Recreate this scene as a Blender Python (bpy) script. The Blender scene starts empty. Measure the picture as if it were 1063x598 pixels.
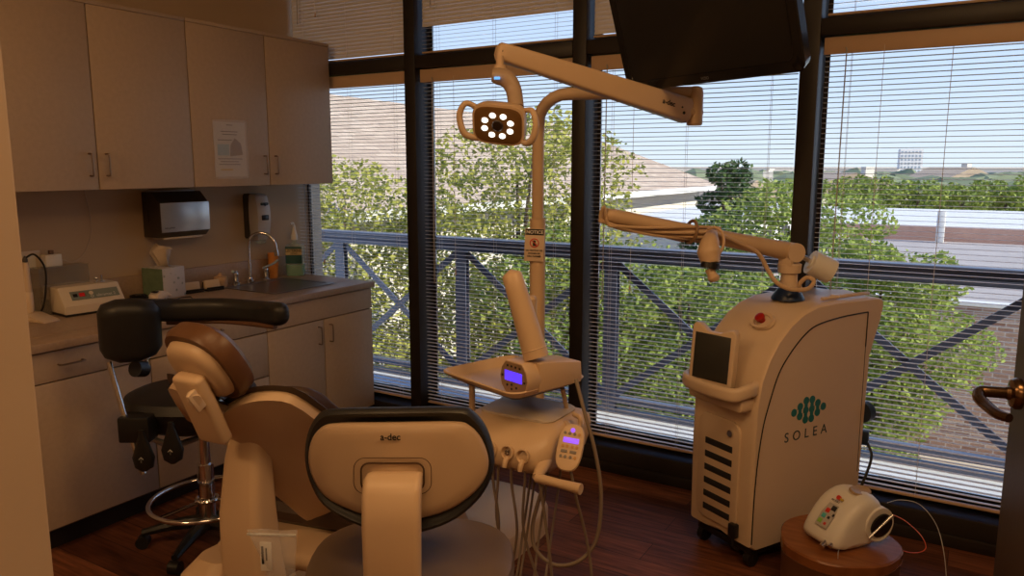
import bpy, bmesh, math, random
from mathutils import Vector, Matrix
PI = math.pi
C = bpy.context.scene.collection
sc = bpy.context.scene
# ---------------- camera ----------------
CAMH = 1.622
F_PX = 802.4
PITCH = math.atan(127.2 / F_PX)
YAW = math.radians(31.15)
cam_d = bpy.data.cameras.new('camera'); cam = bpy.data.objects.new('camera', cam_d); C.objects.link(cam)
cam_d.sensor_width = 36.0; cam_d.lens = 36.0 * F_PX / 1063.0; cam_d.clip_start = .05; cam_d.clip_end = 4000
cam.location = (0, 0, CAMH); cam.rotation_euler = (PI / 2 - PITCH, 0, YAW)
sc.camera = cam
# ---------------- world, sun, room lights, exposure ----------------
w = bpy.data.worlds.new('world'); sc.world = w; w.use_nodes = True
nt = w.node_tree; nt.nodes.clear()
out = nt.nodes.new('ShaderNodeOutputWorld'); bg = nt.nodes.new('ShaderNodeBackground')
tc = nt.nodes.new('ShaderNodeTexCoord'); sx = nt.nodes.new('ShaderNodeSeparateXYZ'); cr = nt.nodes.new('ShaderNodeValToRGB')
nt.links.new(tc.outputs['Generated'], sx.inputs[0]); nt.links.new(sx.outputs['Z'], cr.inputs[0])
e = cr.color_ramp.elements
e[0].position = 0.0; e[0].color = (.78, .84, .92, 1)
e[1].position = 0.6; e[1].color = (.20, .36, .80, 1)
m_ = cr.color_ramp.elements.new(.10); m_.color = (.62, .74, .95, 1)
nt.links.new(cr.outputs[0], bg.inputs[0]); bg.inputs[1].default_value = 1.45
nt.links.new(bg.outputs[0], out.inputs[0])
sun_d = bpy.data.lights.new('sun', 'SUN'); sun = bpy.data.objects.new('sun', sun_d); C.objects.link(sun)
sun_d.energy = 8.0; sun_d.angle = .01; sun_d.color = (1, .90, .74)
sun.rotation_euler = Vector((.86, -.10, .50)).to_track_quat('Z', 'Y').to_euler()
def area(name, loc, aim, size, sy, energy, col):
    d = bpy.data.lights.new(name, 'AREA'); d.shape = 'RECTANGLE'; d.size = size; d.size_y = sy; d.energy = energy; d.color = col
    o = bpy.data.objects.new(name, d); C.objects.link(o); o.location = loc
    o.rotation_euler = (Vector(loc) - Vector(aim)).to_track_quat('Z', 'Y').to_euler(); return o
WARM = (1, .58, .25)
area('ceiling_light_front', (-1.2, .55, 2.93), (-1.2, .6, 0), 1.1, .55, 13, WARM)
area('backsplash_fill_light', (.35, 1.5, 2.93), (.35, 1.5, 0), 1.1, .55, 24, WARM)  # added fill at ceiling height, brightens the wall under the cabinets
area('hall_light', (-2.35, -1.1, 2.93), (-3.4, 1.9, 1.6), .6, .5, 34, WARM)
area('ceiling_light_back', (.3, -.6, 2.93), (.3, -.6, 0), 1.1, .55, 18, WARM)
sc.view_settings.view_transform = 'Standard'; sc.view_settings.look = 'None'
sc.view_settings.gamma = 1; sc.view_settings.use_curve_mapping = False; sc.view_settings.exposure = 0.0
try:
    sc.cycles.max_bounces = 8; sc.cycles.transparent_max_bounces = 24
except Exception: pass

# ---------------- helpers ----------------
def ray(px, py):
    cp, sp, cy, sy = math.cos(PITCH), math.sin(PITCH), math.cos(YAW), math.sin(YAW)
    f = Vector((-sy * cp, cy * cp, -sp)); r = Vector((cy, sy, 0)); u = r.cross(f)
    return f + r * ((px - 531.5) / F_PX) + u * ((299. - py) / F_PX)
def at(px, py, d):                      # world point seen at a pixel at forward depth d metres
    return Vector((0, 0, CAMH)) + ray(px, py) * d
MATS = {}
def mat(name, col, rough=.5, metal=0., noise=0., nscale=20., bump=0., bscale=200., emit=None, estr=0., alpha=1., spec=.5, trans=0., coat=0., ior=1.45):
    if name in MATS: return MATS[name]
    m = bpy.data.materials.new(name); m.use_nodes = True; n = m.node_tree; b = n.nodes['Principled BSDF']
    b.inputs['Base Color'].default_value = (*col, 1); b.inputs['Roughness'].default_value = rough; b.inputs['Metallic'].default_value = metal
    b.inputs['Specular IOR Level'].default_value = spec; b.inputs['IOR'].default_value = ior
    b.inputs['Transmission Weight'].default_value = trans; b.inputs['Coat Weight'].default_value = coat
    b.inputs['Alpha'].default_value = alpha
    t = n.nodes.new('ShaderNodeTexCoord')
    if noise:
        nz = n.nodes.new('ShaderNodeTexNoise'); nz.inputs['Scale'].default_value = nscale; nz.inputs['Detail'].default_value = 5
        mx = n.nodes.new('ShaderNodeMixRGB'); mx.inputs[1].default_value = (*[c * (1 - noise) for c in col], 1); mx.inputs[2].default_value = (*[min(1, c * (1 + noise)) for c in col], 1)
        n.links.new(t.outputs['Object'], nz.inputs['Vector']); n.links.new(nz.outputs['Fac'], mx.inputs[0]); n.links.new(mx.outputs[0], b.inputs['Base Color'])
    if bump:
        nb = n.nodes.new('ShaderNodeTexNoise'); nb.inputs['Scale'].default_value = bscale; nb.inputs['Detail'].default_value = 3
        bp = n.nodes.new('ShaderNodeBump'); bp.inputs['Strength'].default_value = bump; bp.inputs['Distance'].default_value = .002
        n.links.new(t.outputs['Object'], nb.inputs['Vector']); n.links.new(nb.outputs['Fac'], bp.inputs['Height']); n.links.new(bp.outputs[0], b.inputs['Normal'])
    if emit: b.inputs['Emission Color'].default_value = (*emit, 1); b.inputs['Emission Strength'].default_value = estr
    MATS[name] = m; return m
def nodes_of(m): return m.node_tree.nodes, m.node_tree.links, m.node_tree.nodes['Principled BSDF']

class MB:
    """collects shapes for one mesh object"""
    def __init__(s): s.bm = bmesh.new()
    def _add(s, t, M=None):
        if M is not None: bmesh.ops.transform(t, matrix=M, verts=t.verts)
        me = bpy.data.meshes.new('tmp'); t.to_mesh(me); t.free(); s.bm.from_mesh(me); bpy.data.meshes.remove(me); return s
    def box(s, x0, x1, y0, y1, z0, z1, bev=0., seg=2, M=None):
        t = bmesh.new(); bmesh.ops.create_cube(t, size=1)
        bmesh.ops.transform(t, matrix=Matrix.Translation(((x0 + x1) / 2, (y0 + y1) / 2, (z0 + z1) / 2)) @ Matrix.Diagonal((abs(x1 - x0), abs(y1 - y0), abs(z1 - z0), 1)), verts=t.verts)
        if bev: bmesh.ops.bevel(t, geom=t.edges[:], offset=bev, segments=seg, affect='EDGES', profile=.5)
        return s._add(t, M)
    def quad(s, pts):
        vs = [s.bm.verts.new(p) for p in pts]; s.bm.faces.new(vs); return s
    def loft(s, rings, cap=True, closed=True):
        R = [[s.bm.verts.new(p) for p in r] for r in rings]
        n = len(rings[0])
        for a, b in zip(R, R[1:]):
            for i in range(n if closed else n - 1):
                j = (i + 1) % n
                try: s.bm.faces.new((a[i], a[j], b[j], b[i]))
                except ValueError: pass
        if cap:
            s.bm.faces.new(R[0][::-1]); s.bm.faces.new(R[-1])
        return s
    def tube(s, pts, r, n=10, smooth=0, cap=True):
        P = [Vector(p) for p in pts]
        if smooth: P = catmull(P, smooth)
        rr = r if isinstance(r, (list, tuple)) else None
        rings = []; up = None
        for i, p in enumerate(P):
            d = (P[min(i + 1, len(P) - 1)] - P[max(i - 1, 0)])
            if d.length < 1e-9: d = Vector((0, 0, 1))
            d.normalize()
            if up is None: up = d.orthogonal().normalized()
            up = (up - d * up.dot(d));
            if up.length < 1e-6: up = d.orthogonal()
            up.normalize(); sd = d.cross(up)
            if rr:
                t = i / (len(P) - 1) * (len(rr) - 1); k = min(int(t), len(rr) - 2); q = rr[k] + (rr[k + 1] - rr[k]) * (t - k)
            else: q = r
            rings.append([p + (up * math.cos(a) + sd * math.sin(a)) * q for a in [2 * PI * k / n for k in range(n)]])
        return s.loft(rings, cap)
    def cyl(s, a, b, r, n=20, r2=None):
        return s.tube([a, b], [r, r2 if r2 is not None else r], n)
    def lathe(s, prof, o=(0, 0, 0), n=28, M=None):
        t = MB(); rings = [[Vector((r * math.cos(2 * PI * k / n), r * math.sin(2 * PI * k / n), z)) for k in range(n)] for r, z in prof]
        t.loft(rings, True); MM = Matrix.Translation(o)
        if M is not None: MM = MM @ M
        return s._add(t.bm, MM)
    def prism(s, poly, t0, t1, f=lambda a, b, t: (a, b, t), bev=0., seg=2):
        t = bmesh.new(); A = [t.verts.new(f(a, b, t0)) for a, b in poly]; B = [t.verts.new(f(a, b, t1)) for a, b in poly]; n = len(poly)
        t.faces.new(A[::-1]); t.faces.new(B)
        for i in range(n): t.faces.new((A[i], A[(i + 1) % n], B[(i + 1) % n], B[i]))
        bmesh.ops.recalc_face_normals(t, faces=t.faces[:])
        if bev:
            caps = [e for e in t.edges if (e.verts[0] in A) == (e.verts[1] in A)]
            bmesh.ops.bevel(t, geom=caps, offset=bev, segments=seg, affect='EDGES', profile=.5)
        return s._add(t)
    def ell(s, c, r, M=None, n=16):
        t = bmesh.new(); bmesh.ops.create_uvsphere(t, u_segments=n * 2, v_segments=n, radius=1)
        MM = Matrix.Translation(c) @ (M if M is not None else Matrix()) @ Matrix.Diagonal((*r, 1)); return s._add(t, MM)
    def torus(s, c, R, r, M=None, n=40, k=8, a0=0, a1=2 * PI):
        full = abs(a1 - a0 - 2 * PI) < 1e-6
        pts = [(Vector((R * math.cos(a), R * math.sin(a), 0))) for a in [a0 + (a1 - a0) * i / n for i in range(n + 1)]]
        t = MB(); t.tube(pts, r, k, cap=not full); return s._add(t.bm, Matrix.Translation(c) @ (M if M is not None else Matrix()))
    def text(s, st, size, M, ext=.0006, align='CENTER', sp=1.0, bold=0.):
        cu = bpy.data.curves.new('t', 'FONT'); cu.body = st; cu.size = size; cu.extrude = ext; cu.align_x = align; cu.align_y = 'CENTER'; cu.space_character = sp; cu.offset = bold
        o = bpy.data.objects.new('t', cu); me = bpy.data.meshes.new_from_object(o)
        me.transform(M); s.bm.from_mesh(me); bpy.data.meshes.remove(me); bpy.data.objects.remove(o); bpy.data.curves.remove(cu); return s
def catmull(P, k):
    if len(P) < 3: return P
    Q = [P[0] * 2 - P[1]] + P + [P[-1] * 2 - P[-2]]; out = []
    for i in range(1, len(Q) - 2):
        a, b, c, d = Q[i - 1:i + 3]
        for j in range(k):
            t = j / k; out.append(.5 * ((2 * b) + (c - a) * t + (2 * a - 5 * b + 4 * c - d) * t * t + (3 * b - a - 3 * c + d) * t ** 3))
    out.append(P[-1]); return out
def superring(cx, cy, z, a, b, n=3., N=36, f=None):
    r = []
    for k in range(N):
        t = 2 * PI * k / N; c, s_ = math.cos(t), math.sin(t)
        x = cx + a * math.copysign(abs(c) ** (2 / n), c); y = cy + b * math.copysign(abs(s_) ** (2 / n), s_)
        r.append(f(x, y, z) if f else Vector((x, y, z)))
    return r
def rrect(w_, h_, r, k=5, cx=0, cy=0):
    P = []
    for (sx_, sy_, a0) in ((1, 1, 0), (-1, 1, 90), (-1, -1, 180), (1, -1, 270)):
        for i in range(k + 1):
            a = math.radians(a0 + 90 * i / k); P.append((cx + sx_ * (w_ / 2 - r) + r * math.cos(a), cy + sy_ * (h_ / 2 - r) + r * math.sin(a)))
    return P
def thing(name, label, cat, loc=(0, 0, 0), rz=0., group=None):
    o = bpy.data.objects.new(name, None); C.objects.link(o); o.location = loc; o.rotation_euler = (0, 0, rz); o.empty_display_size = .1
    o['label'] = label; o['category'] = cat
    if group: o['group'] = group
    return o
def obj(name, mb, m, parent=None, world=False, flat=False, ang=38, label=None):
    bm = mb.bm if isinstance(mb, MB) else mb
    bmesh.ops.recalc_face_normals(bm, faces=bm.faces[:])
    if not flat:
        for f in bm.faces: f.smooth = True
        lim = math.radians(ang)
        for ed in bm.edges:
            if len(ed.link_faces) == 2: ed.smooth = ed.calc_face_angle(0) < lim
    me = bpy.data.meshes.new(name); bm.to_mesh(me); bm.free()
    for q in (m if isinstance(m, (list, tuple)) else [m]): me.materials.append(q)
    o = bpy.data.objects.new(name, me); C.objects.link(o)
    if parent is not None:
        o.parent = parent; root = parent
        while root.parent: root = root.parent
        if world:
            W = Matrix.Translation(root.location) @ Matrix.Rotation(root.rotation_euler[2], 4, 'Z'); me.transform(W.inverted())
    if label: o['label'] = label
    return o
def tag(o, label, cat, group=None, kind=None):
    o['label'] = label; o['category'] = cat
    if group: o['group'] = group
    if kind: o['kind'] = kind
    return o
def struct(name, mb, m, parent=None):
    o = obj(name, mb, m, parent)
    if parent is None: o['kind'] = 'structure'
    return o
def rebase(o, p):                        # moves a single mesh thing's origin to its base
    p = Vector(p); o.data.transform(Matrix.Translation(-p)); o.location = p; return o
def frame_of(loc, xdir, zdir):           # matrix whose X, Z follow the given directions (Z = outward normal)
    z = Vector(zdir).normalized(); x = Vector(xdir); x = (x - z * x.dot(z)).normalized(); y = z.cross(x)
    M = Matrix((x, y, z)).transposed().to_4x4(); M.translation = Vector(loc); return M

# ---------------- common materials ----------------
CREAM = (.60, .435, .285)
m_plastic = mat('cream_plastic', CREAM, .38, noise=.03, nscale=6, bump=.04, bscale=600)
m_plastic2 = mat('cream_plastic_light', (.68, .53, .385), .35, noise=.03, nscale=5)
m_blackv = mat('black_vinyl', (.018, .018, .02), .42, noise=.2, nscale=30, bump=.15, bscale=500)
m_brownv = mat('brown_vinyl', (.055, .032, .024), .40, noise=.15, nscale=20, bump=.15, bscale=450)
m_chrome = mat('chrome', (.75, .75, .76), .12, 1., noise=.03, nscale=8)
m_steel = mat('brushed_steel', (.55, .55, .55), .32, 1., noise=.06, nscale=90)
m_blackp = mat('black_plastic', (.012, .012, .013), .35, noise=.2, nscale=30)
m_dkmetal = mat('dark_window_metal', (.018, .014, .013), .45, .0, noise=.15, nscale=12)
m_lam = mat('cabinet_laminate', (.51, .39, .28), .55, noise=.10, nscale=45, bump=.05, bscale=300)
m_gap_shade = mat('cabinet_box_shadow_line', (.10, .05, .03), .7, noise=.1)  # dark colour standing in for shade in the cabinet gaps
m_counter = mat('counter_laminate', (.40, .285, .20), .38, noise=.22, nscale=70, bump=.02)
m_wall = mat('wall_paint', (.52, .40, .275), .75, noise=.04, nscale=5, bump=.12, bscale=120)
m_ceil = mat('ceiling_tile', (.62, .58, .52), .9, noise=.05, nscale=60)
m_white = mat('white_plastic', (.78, .76, .72), .35, noise=.02)
m_blacktx = mat('black_ink', (.01, .01, .01), .5, noise=.1)
m_rubber = mat('grey_rubber', (.05, .05, .05), .6, noise=.1)

# floor: reddish dark planks along X
m_floor = mat('floor_planks', (.1, .03, .015), .46, spec=.28)
N, L, B = nodes_of(m_floor)
t = N.new('ShaderNodeTexCoord'); br = N.new('ShaderNodeTexBrick'); mp = N.new('ShaderNodeMapping')
br.inputs['Scale'].default_value = 1; br.inputs['Brick Width'].default_value = 1.1; br.inputs['Row Height'].default_value = .15; br.inputs['Mortar Size'].default_value = .0015; br.offset = .37
br.inputs['Color1'].default_value = (.075, .028, .016, 1); br.inputs['Color2'].default_value = (.21, .085, .045, 1); br.inputs['Mortar'].default_value = (.012, .006, .004, 1); br.inputs['Bias'].default_value = -.1
L.new(t.outputs['Object'], br.inputs['Vector'])
mp.inputs['Scale'].default_value = (1.6, 22, 1); L.new(t.outputs['Object'], mp.inputs[0])
nz = N.new('ShaderNodeTexNoise'); nz.inputs['Scale'].default_value = 2.2; nz.inputs['Detail'].default_value = 8; nz.inputs['Roughness'].default_value = .65; L.new(mp.outputs[0], nz.inputs['Vector'])
rp = N.new('ShaderNodeValToRGB'); rp.color_ramp.elements[0].position = .3; rp.color_ramp.elements[0].color = (.35, .30, .28, 1); rp.color_ramp.elements[1].position = .72; rp.color_ramp.elements[1].color = (1.9, 1.7, 1.5, 1); L.new(nz.outputs['Fac'], rp.inputs[0])
mx = N.new('ShaderNodeMixRGB'); mx.blend_type = 'MULTIPLY'; mx.inputs[0].default_value = 1; L.new(br.outputs['Color'], mx.inputs[1]); L.new(rp.outputs[0], mx.inputs[2]); L.new(mx.outputs[0], B.inputs['Base Color'])
bp = N.new('ShaderNodeBump'); bp.inputs['Strength'].default_value = .25; bp.inputs['Distance'].default_value = .003; L.new(nz.outputs['Fac'], bp.inputs['Height']); L.new(bp.outputs[0], B.inputs['Normal'])

# glass pane: thin architectural glass
m_glass = bpy.data.materials.new('window_glass'); m_glass.use_nodes = True
N = m_glass.node_tree.nodes; L = m_glass.node_tree.links; N.clear()
o_ = N.new('ShaderNodeOutputMaterial'); tr = N.new('ShaderNodeBsdfTransparent'); tr.inputs[0].default_value = (.86, .89, .90, 1)
gl = N.new('ShaderNodeBsdfGlossy'); gl.inputs['Roughness'].default_value = .02; fr = N.new('ShaderNodeFresnel'); fr.inputs[0].default_value = 1.25
mxs = N.new('ShaderNodeMixShader'); L.new(fr.outputs[0], mxs.inputs[0]); L.new(tr.outputs[0], mxs.inputs[1]); L.new(gl.outputs[0], mxs.inputs[2]); L.new(mxs.outputs[0], o_.inputs[0])
# ---------------- room ----------------
XL, YW, CZ = -3.90, 3.64, 3.0
XR, YB = 1.9, -1.6
struct('floor', MB().box(XL - .12, XR + .12, YB - .12, 3.86, -.12, 0), m_floor)
struct('ceiling', MB().box(XL - .12, XR + .12, YB - .12, 3.90, CZ, CZ + .12), m_ceil)
struct('wall_left', MB().box(XL - .12, XL, YB - .12, 3.90, 0, CZ), m_wall)
struct('wall_right', MB().box(XR, XR + .12, YB - .12, 3.90, 0, CZ), m_wall)
struct('wall_back', MB().box(XL, XR, YB - .12, YB, 0, CZ), m_wall)
# the doorway wall end close on the left
jamb_b = MB().box(-1.70, -.862, .09, .428, 0, CZ, .004)
struct('wall_doorway', jamb_b, mat('jamb_paint', (.50, .39, .28), .5, noise=.05, nscale=8, bump=.08, bscale=90))
# window wall: sill, mullions, transoms, header
MX = [-3.945, -2.895, -1.803, -.690, .395, 1.48]
struct('wall_window', MB().box(XL, XR, YW, 3.88, -.0, .135, .004), m_dkmetal)
struct('trim_1', MB().box(XL, XR, YW - .012, YW - .001, 0, .055, .003), m_dkmetal)
struct('trim_2', MB().box(XL, XR, YW + .002, 3.88, CZ - .10, CZ - .002), m_dkmetal)
k = 3
for i, x in enumerate(MX):
    w_ = .082 if i < 1 else .078
    struct('trim_%d' % k, MB().box(x - w_ / 2, x + w_ / 2, YW, 3.83, .136, CZ - .101, .004), m_dkmetal); k += 1
struct('trim_%d' % k, MB().box(XL, XR, 3.76, 3.88, 0.136, .165), m_dkmetal); k += 1
m_slat = mat('blind_slat', (.78, .76, .73), .42, noise=.03, nscale=30)
m_val = mat('blind_valance', (.60, .42, .28), .5, noise=.04, nscale=30)
m_cord = mat('blind_cord', (.75, .73, .70), .7, noise=.03)
def make_blind(x0, x1, z0, z1, tilt, label, pitch=.0220, val=.075, droop=None, wand=None):
    t = thing('window_blind', label, 'window blind', ((x0 + x1) / 2, 3.70, z0), 0, 'venetian blinds in the window wall')
    h = z1 - z0; W = (x1 - x0) / 2 - .012
    obj('valance', MB().box(-W - .004, W + .004, -.028, -.018, h - val, h - .002, .003), m_val, t)
    obj('headrail', MB().box(-W, W, -.014, .014, h - .030, h - .004, .002), m_slat, t)
    obj('bottom_rail', MB().box(-W, W, -.013, .013, 0.002, .014, .004), m_val, t)
    sl = MB(); n = int((h - val - .03) / pitch) + 3
    for i in range(n):
        z = .032 + i * pitch
        if z > h - .036: break
        tl = tilt(z + z0) if callable(tilt) else tilt
        dy, dz = math.cos(tl), math.sin(tl)
        prof = []
        for u, b in ((-.0125, 0), (0, .0016), (.0125, 0)): prof.append((u * dy, z + u * dz + b))
        prof2 = [(a, b - .0005) for a, b in prof[::-1]]
        P = prof + prof2
        sl.loft([[Vector((xx, a, b)) for a, b in P] for xx in (-W, W)])
    obj('slats', sl, m_slat, t, ang=60)
    for xx in (-W * .72, W * .72) if W < .45 else (-W * .78, 0, W * .78):
        for yy in (-.0135, .0135): obj('ladder_cord', MB().tube([(xx, yy, .01), (xx, yy, h - .03)], .0008, 5), m_cord, t)
    wx = -W + .085
    obj('tilt_wand', MB().tube([(wx, -.034, h - .05), (wx + .004, -.036, h - .06), (wx, -.036, max(.25, h * .38))], .0032, 6), mat('clear_wand', (.55, .55, .56), .15, alpha=.75, noise=.02), t)
    cx = wx + .15
    pc = obj('lift_cord', MB().tube([(cx, -.030, h - .05), (cx + .002, -.032, max(.3, h * .42))], .0012, 5), m_cord, t)
    obj('cord_tassel', MB().lathe([(.001, .03), (.005, .012), (.006, 0), (.001, -.002)], (cx + .002, -.032, max(.3, h * .42) - .02), 8), m_val, pc)
    return t
ZT0, ZT1 = 2.175, 2.245
tnames = ['leftmost lower window blind beside the sink cabinets', 'lower window blind behind the dental light pole', 'lower window blind below the television', 'lower window blind behind the white laser cart at right', 'lower window blind behind the dark door']
unames = ['closed upper blind in the corner above the wall cabinets', 'half open upper blind over the dental light', 'closed upper blind left of the television', 'open upper blind right of the television', 'upper window blind beyond the dark door']
R_ = math.radians
for i in range(5):
    a, b = MX[i] + .04, MX[i + 1] - .04
    struct('trim_%d' % k, MB().box(a, b, YW + .002, 3.83, ZT0, ZT1, .003), m_dkmetal); k += 1
    # glass with its own frame
    wn = obj('window_%d' % (i + 1), MB().box(a, b, 3.785, 3.80, .166, .20).box(a, b, 3.785, 3.80, ZT0 - .03, ZT0 - .001).box(a, a + .02, 3.785, 3.80, .20, ZT0 - .03).box(b - .02, b, 3.785, 3.80, .20, ZT0 - .03), m_dkmetal)
    wn['kind'] = 'structure'
    obj('glass_pane', MB().box(a + .021, b - .021, 3.790, 3.794, .201, ZT0 - .031), m_glass, wn)
    wn = obj('window_%d' % (i + 6), MB().box(a, b, 3.785, 3.80, ZT1 + .001, ZT1 + .03).box(a, b, 3.785, 3.80, CZ - .13, CZ - .101).box(a, a + .02, 3.785, 3.80, ZT1 + .03, CZ - .13).box(b - .02, b, 3.785, 3.80, ZT1 + .03, CZ - .13), m_dkmetal)
    wn['kind'] = 'structure'
    obj('glass_pane', MB().box(a + .021, b - .021, 3.790, 3.794, ZT1 + .031, CZ - .131), m_glass, wn)
    make_blind(a + .004, b - .004, .168, ZT0 - .004, R_([-4, -4, -4, -3, -3][i]), tnames[i])
    ut = [R_(76), (lambda z: R_(76) if z > 2.42 else R_(10)), R_(76), R_(6), R_(6)][i]
    make_blind(a + .004, b - .004, ZT1 + .012, CZ - .11, ut, unames[i])
# ---------------- outside ----------------
GZ = -4.65
def noise_mat(name, c1, c2, scale, rough=.9, metal=0, coord='Object', stretch=None):
    m = mat(name, c1, rough, metal); N, L, B = nodes_of(m)
    t = N.new('ShaderNodeTexCoord'); nz = N.new('ShaderNodeTexNoise'); nz.inputs['Scale'].default_value = scale; nz.inputs['Detail'].default_value = 6
    mx = N.new('ShaderNodeMixRGB'); mx.inputs[1].default_value = (*c1, 1); mx.inputs[2].default_value = (*c2, 1)
    mp = N.new('ShaderNodeMapping')
    if stretch: mp.inputs['Scale'].default_value = stretch
    L.new(t.outputs[coord], mp.inputs[0]); L.new(mp.outputs[0], nz.inputs['Vector']); L.new(nz.outputs['Fac'], mx.inputs[0]); L.new(mx.outputs[0], B.inputs['Base Color']); return m
m_ground = noise_mat('ground_concrete', (.50, .40, .29), (.64, .52, .38), .6)
struct('ground', MB().box(-2500, 2500, 5.5, 3500, GZ - .2, GZ), m_ground)
m_lawn = noise_mat('lawn', (.10, .13, .04), (.20, .22, .07), 1.2)
tag(obj('lawn', MB().box(-40, -2.5, 6, 18.4, GZ, GZ + .03), m_lawn), 'green lawn under the trees below the balcony', 'lawn', kind='stuff')
# facade of this building below the balcony, and balcony
m_ledge = noise_mat('balcony_concrete', (.58, .58, .60), (.68, .68, .70), 3)
struct('balcony', MB().box(-12, 6, 3.90, 4.68, -.16, -.005), m_ledge)
struct('wall_outside', MB().box(-12, 6, 3.95, 4.3, GZ, -.17), m_ledge)
m_rail = mat('railing_paint', (.11, .12, .17), .35, .3, noise=.06, nscale=12)
rail = thing('balcony_railing', 'blue grey steel balcony railing with crossed braces outside the windows', 'railing', (-2.0, 4.6, 0))
PXs = [-4.39 - 1.18 * 2, -4.39 - 1.18, -4.39, -3.205, -2.02, -.85, .32, 1.50, 2.68]
x0, x1 = PXs[0], PXs[-1]
m_rail_l = m_rail
obj('top_rail', MB().box(x0, x1, 4.555, 4.645, 1.085, 1.105, .003).box(x0, x1, 4.575, 4.625, 1.045, 1.084, .003).box(x0, x1, 4.56, 4.64, 1.012, 1.044, .003), m_rail, rail, world=True)
obj('bottom_rail', MB().box(x0, x1, 4.57, 4.63, .07, .11, .003).box(x0, x1, 4.58, 4.62, 0.0, .03, .003), m_rail, rail, world=True)
for x in PXs:
    obj('post', MB().box(x - .045, x + .045, 4.575, 4.582, 0, 1.012).box(x - .045, x + .045, 4.618, 4.625, 0, 1.012).box(x - .004, x + .004, 4.582, 4.618, 0, 1.012), m_rail, rail, world=True)
for a, b in zip(PXs, PXs[1:]):
    for s in (0, 1):
        p, q = ((a + .045, .99), (b - .045, .12)) if s == 0 else ((a + .045, .12), (b - .045, .99))
        d = Vector((q[0] - p[0], 0, q[1] - p[1])); n_ = Vector((-d.z, 0, d.x)).normalized() * .022; yy = 4.588 if s else 4.602
        P = [Vector((p[0], yy, p[1])), Vector((q[0], yy, q[1]))]
        mb = MB(); mb.loft([[P[j] + n_ - Vector((0, .006, 0)), P[j] + n_ + Vector((0, .006, 0)), P[j] - n_ + Vector((0, .006, 0)), P[j] - n_ - Vector((0, .006, 0))] for j in (0, 1)])
        obj('brace', mb, m_rail, rail, world=True)
# -------- brick building with flat roof
m_brick = mat('red_brick', (.5, .2, .12), .85); N, L, B = nodes_of(m_brick)
t = N.new('ShaderNodeTexCoord'); mp = N.new('ShaderNodeMapping'); mp.inputs['Rotation'].default_value = (PI / 2, 0, 0)
br = N.new('ShaderNodeTexBrick'); br.inputs['Scale'].default_value = 1; br.inputs['Brick Width'].default_value = .30; br.inputs['Row Height'].default_value = .10; br.inputs['Mortar Size'].default_value = .012
br.inputs['Color1'].default_value = (.24, .12, .08, 1); br.inputs['Color2'].default_value = (.46, .30, .21, 1); br.inputs['Mortar'].default_value = (.50, .44, .38, 1)
L.new(t.outputs['Object'], mp.inputs[0]); L.new(mp.outputs[0], br.inputs['Vector']); L.new(br.outputs[0], B.inputs['Base Color'])
m_roofflat = noise_mat('gravel_roof', (.36, .31, .28), (.50, .44, .40), .8)
m_whitewall = noise_mat('white_parapet', (.66, .64, .60), (.76, .74, .70), .5)
m_tile = noise_mat('clay_band', (.44, .24, .18), (.55, .36, .28), 3)
bb = thing('brick_building', 'low red brick building with grey flat roof beyond the right hand tree', 'building', (8, 26, GZ))
obj('wall', MB().box(-5.2, 30, 19, 37, GZ, -1.62), m_brick, bb, world=True)
obj('roof', MB().box(-5.0, 29.8, 19.3, 36.7, -1.62, -1.50), m_roofflat, bb, world=True)
obj('parapet', MB().box(-5.2, 30, 19, 19.28, -1.62, -1.34).box(-5.2, -5.0, 19.28, 37, -1.62, -1.34), m_brick, bb, world=True)
obj('coping', MB().box(-5.25, 30.05, 18.95, 19.33, -1.34, -1.27), m_whitewall, bb, world=True)
obj('clay_band', MB().box(-12, 30, 37.0, 37.5, -1.62, -.95), m_tile, bb, world=True)
obj('rear_roof', MB().box(-16, 34, 37.5, 52, -1.2, -.92), m_whitewall, bb, world=True)
obj('roof_unit', MB().box(2.6, 4.0, 27, 28, -1.5, -.95, .04).box(2.9, 3.6, 27.2, 27.8, -.95, -.8, .03), m_whitewall, bb, world=True)
obj('roof_unit', MB().box(5.0, 5.6, 40, 41, -.92, -.45, .04), m_whitewall, bb, world=True)
obj('roof_unit', MB().box(-1.5, -1.2, 36, 36.3, -1.5, -.2, .02), m_whitewall, bb, world=True)
# -------- big shingled hip roof at left
m_shing = mat('roof_shingle', (.4, .3, .22), .9); N, L, B = nodes_of(m_shing)
t = N.new('ShaderNodeTexCoord'); br = N.new('ShaderNodeTexBrick'); br.inputs['Scale'].default_value = 1; br.inputs['Brick Width'].default_value = .5; br.inputs['Row Height'].default_value = .16; br.inputs['Mortar Size'].default_value = .01
br.inputs['Color1'].default_value = (.44, .33, .25, 1); br.inputs['Color2'].default_value = (.56, .44, .34, 1); br.inputs['Mortar'].default_value = (.30, .22, .17, 1)
mp = N.new('ShaderNodeMapping'); mp.inputs['Rotation'].default_value = (0, 0, PI / 2); L.new(t.outputs['Object'], mp.inputs[0]); L.new(mp.outputs[0], br.inputs['Vector']); L.new(br.outputs[0], B.inputs['Base Color'])
m_stucco = noise_mat('pale_stucco', (.70, .64, .55), (.78, .72, .63), .7)
hb = thing('shingled_building', 'large pale building under a wide tan shingled hip roof', 'building', (-14, 24, GZ))
rf = MB(); e0, e1, zr, ze = -20.5, -8.6, 3.25, .88
A = [Vector((e0, 6, ze)), Vector((e1, 6, ze)), Vector((e1, 29.5, ze)), Vector((e0, 29.5, ze))]; R1, R2 = Vector((-14.3, 7, zr + .25)), Vector((-14.3, 26.5, zr)); R3 = Vector((-13.9, 28.0, zr - .35))
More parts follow.
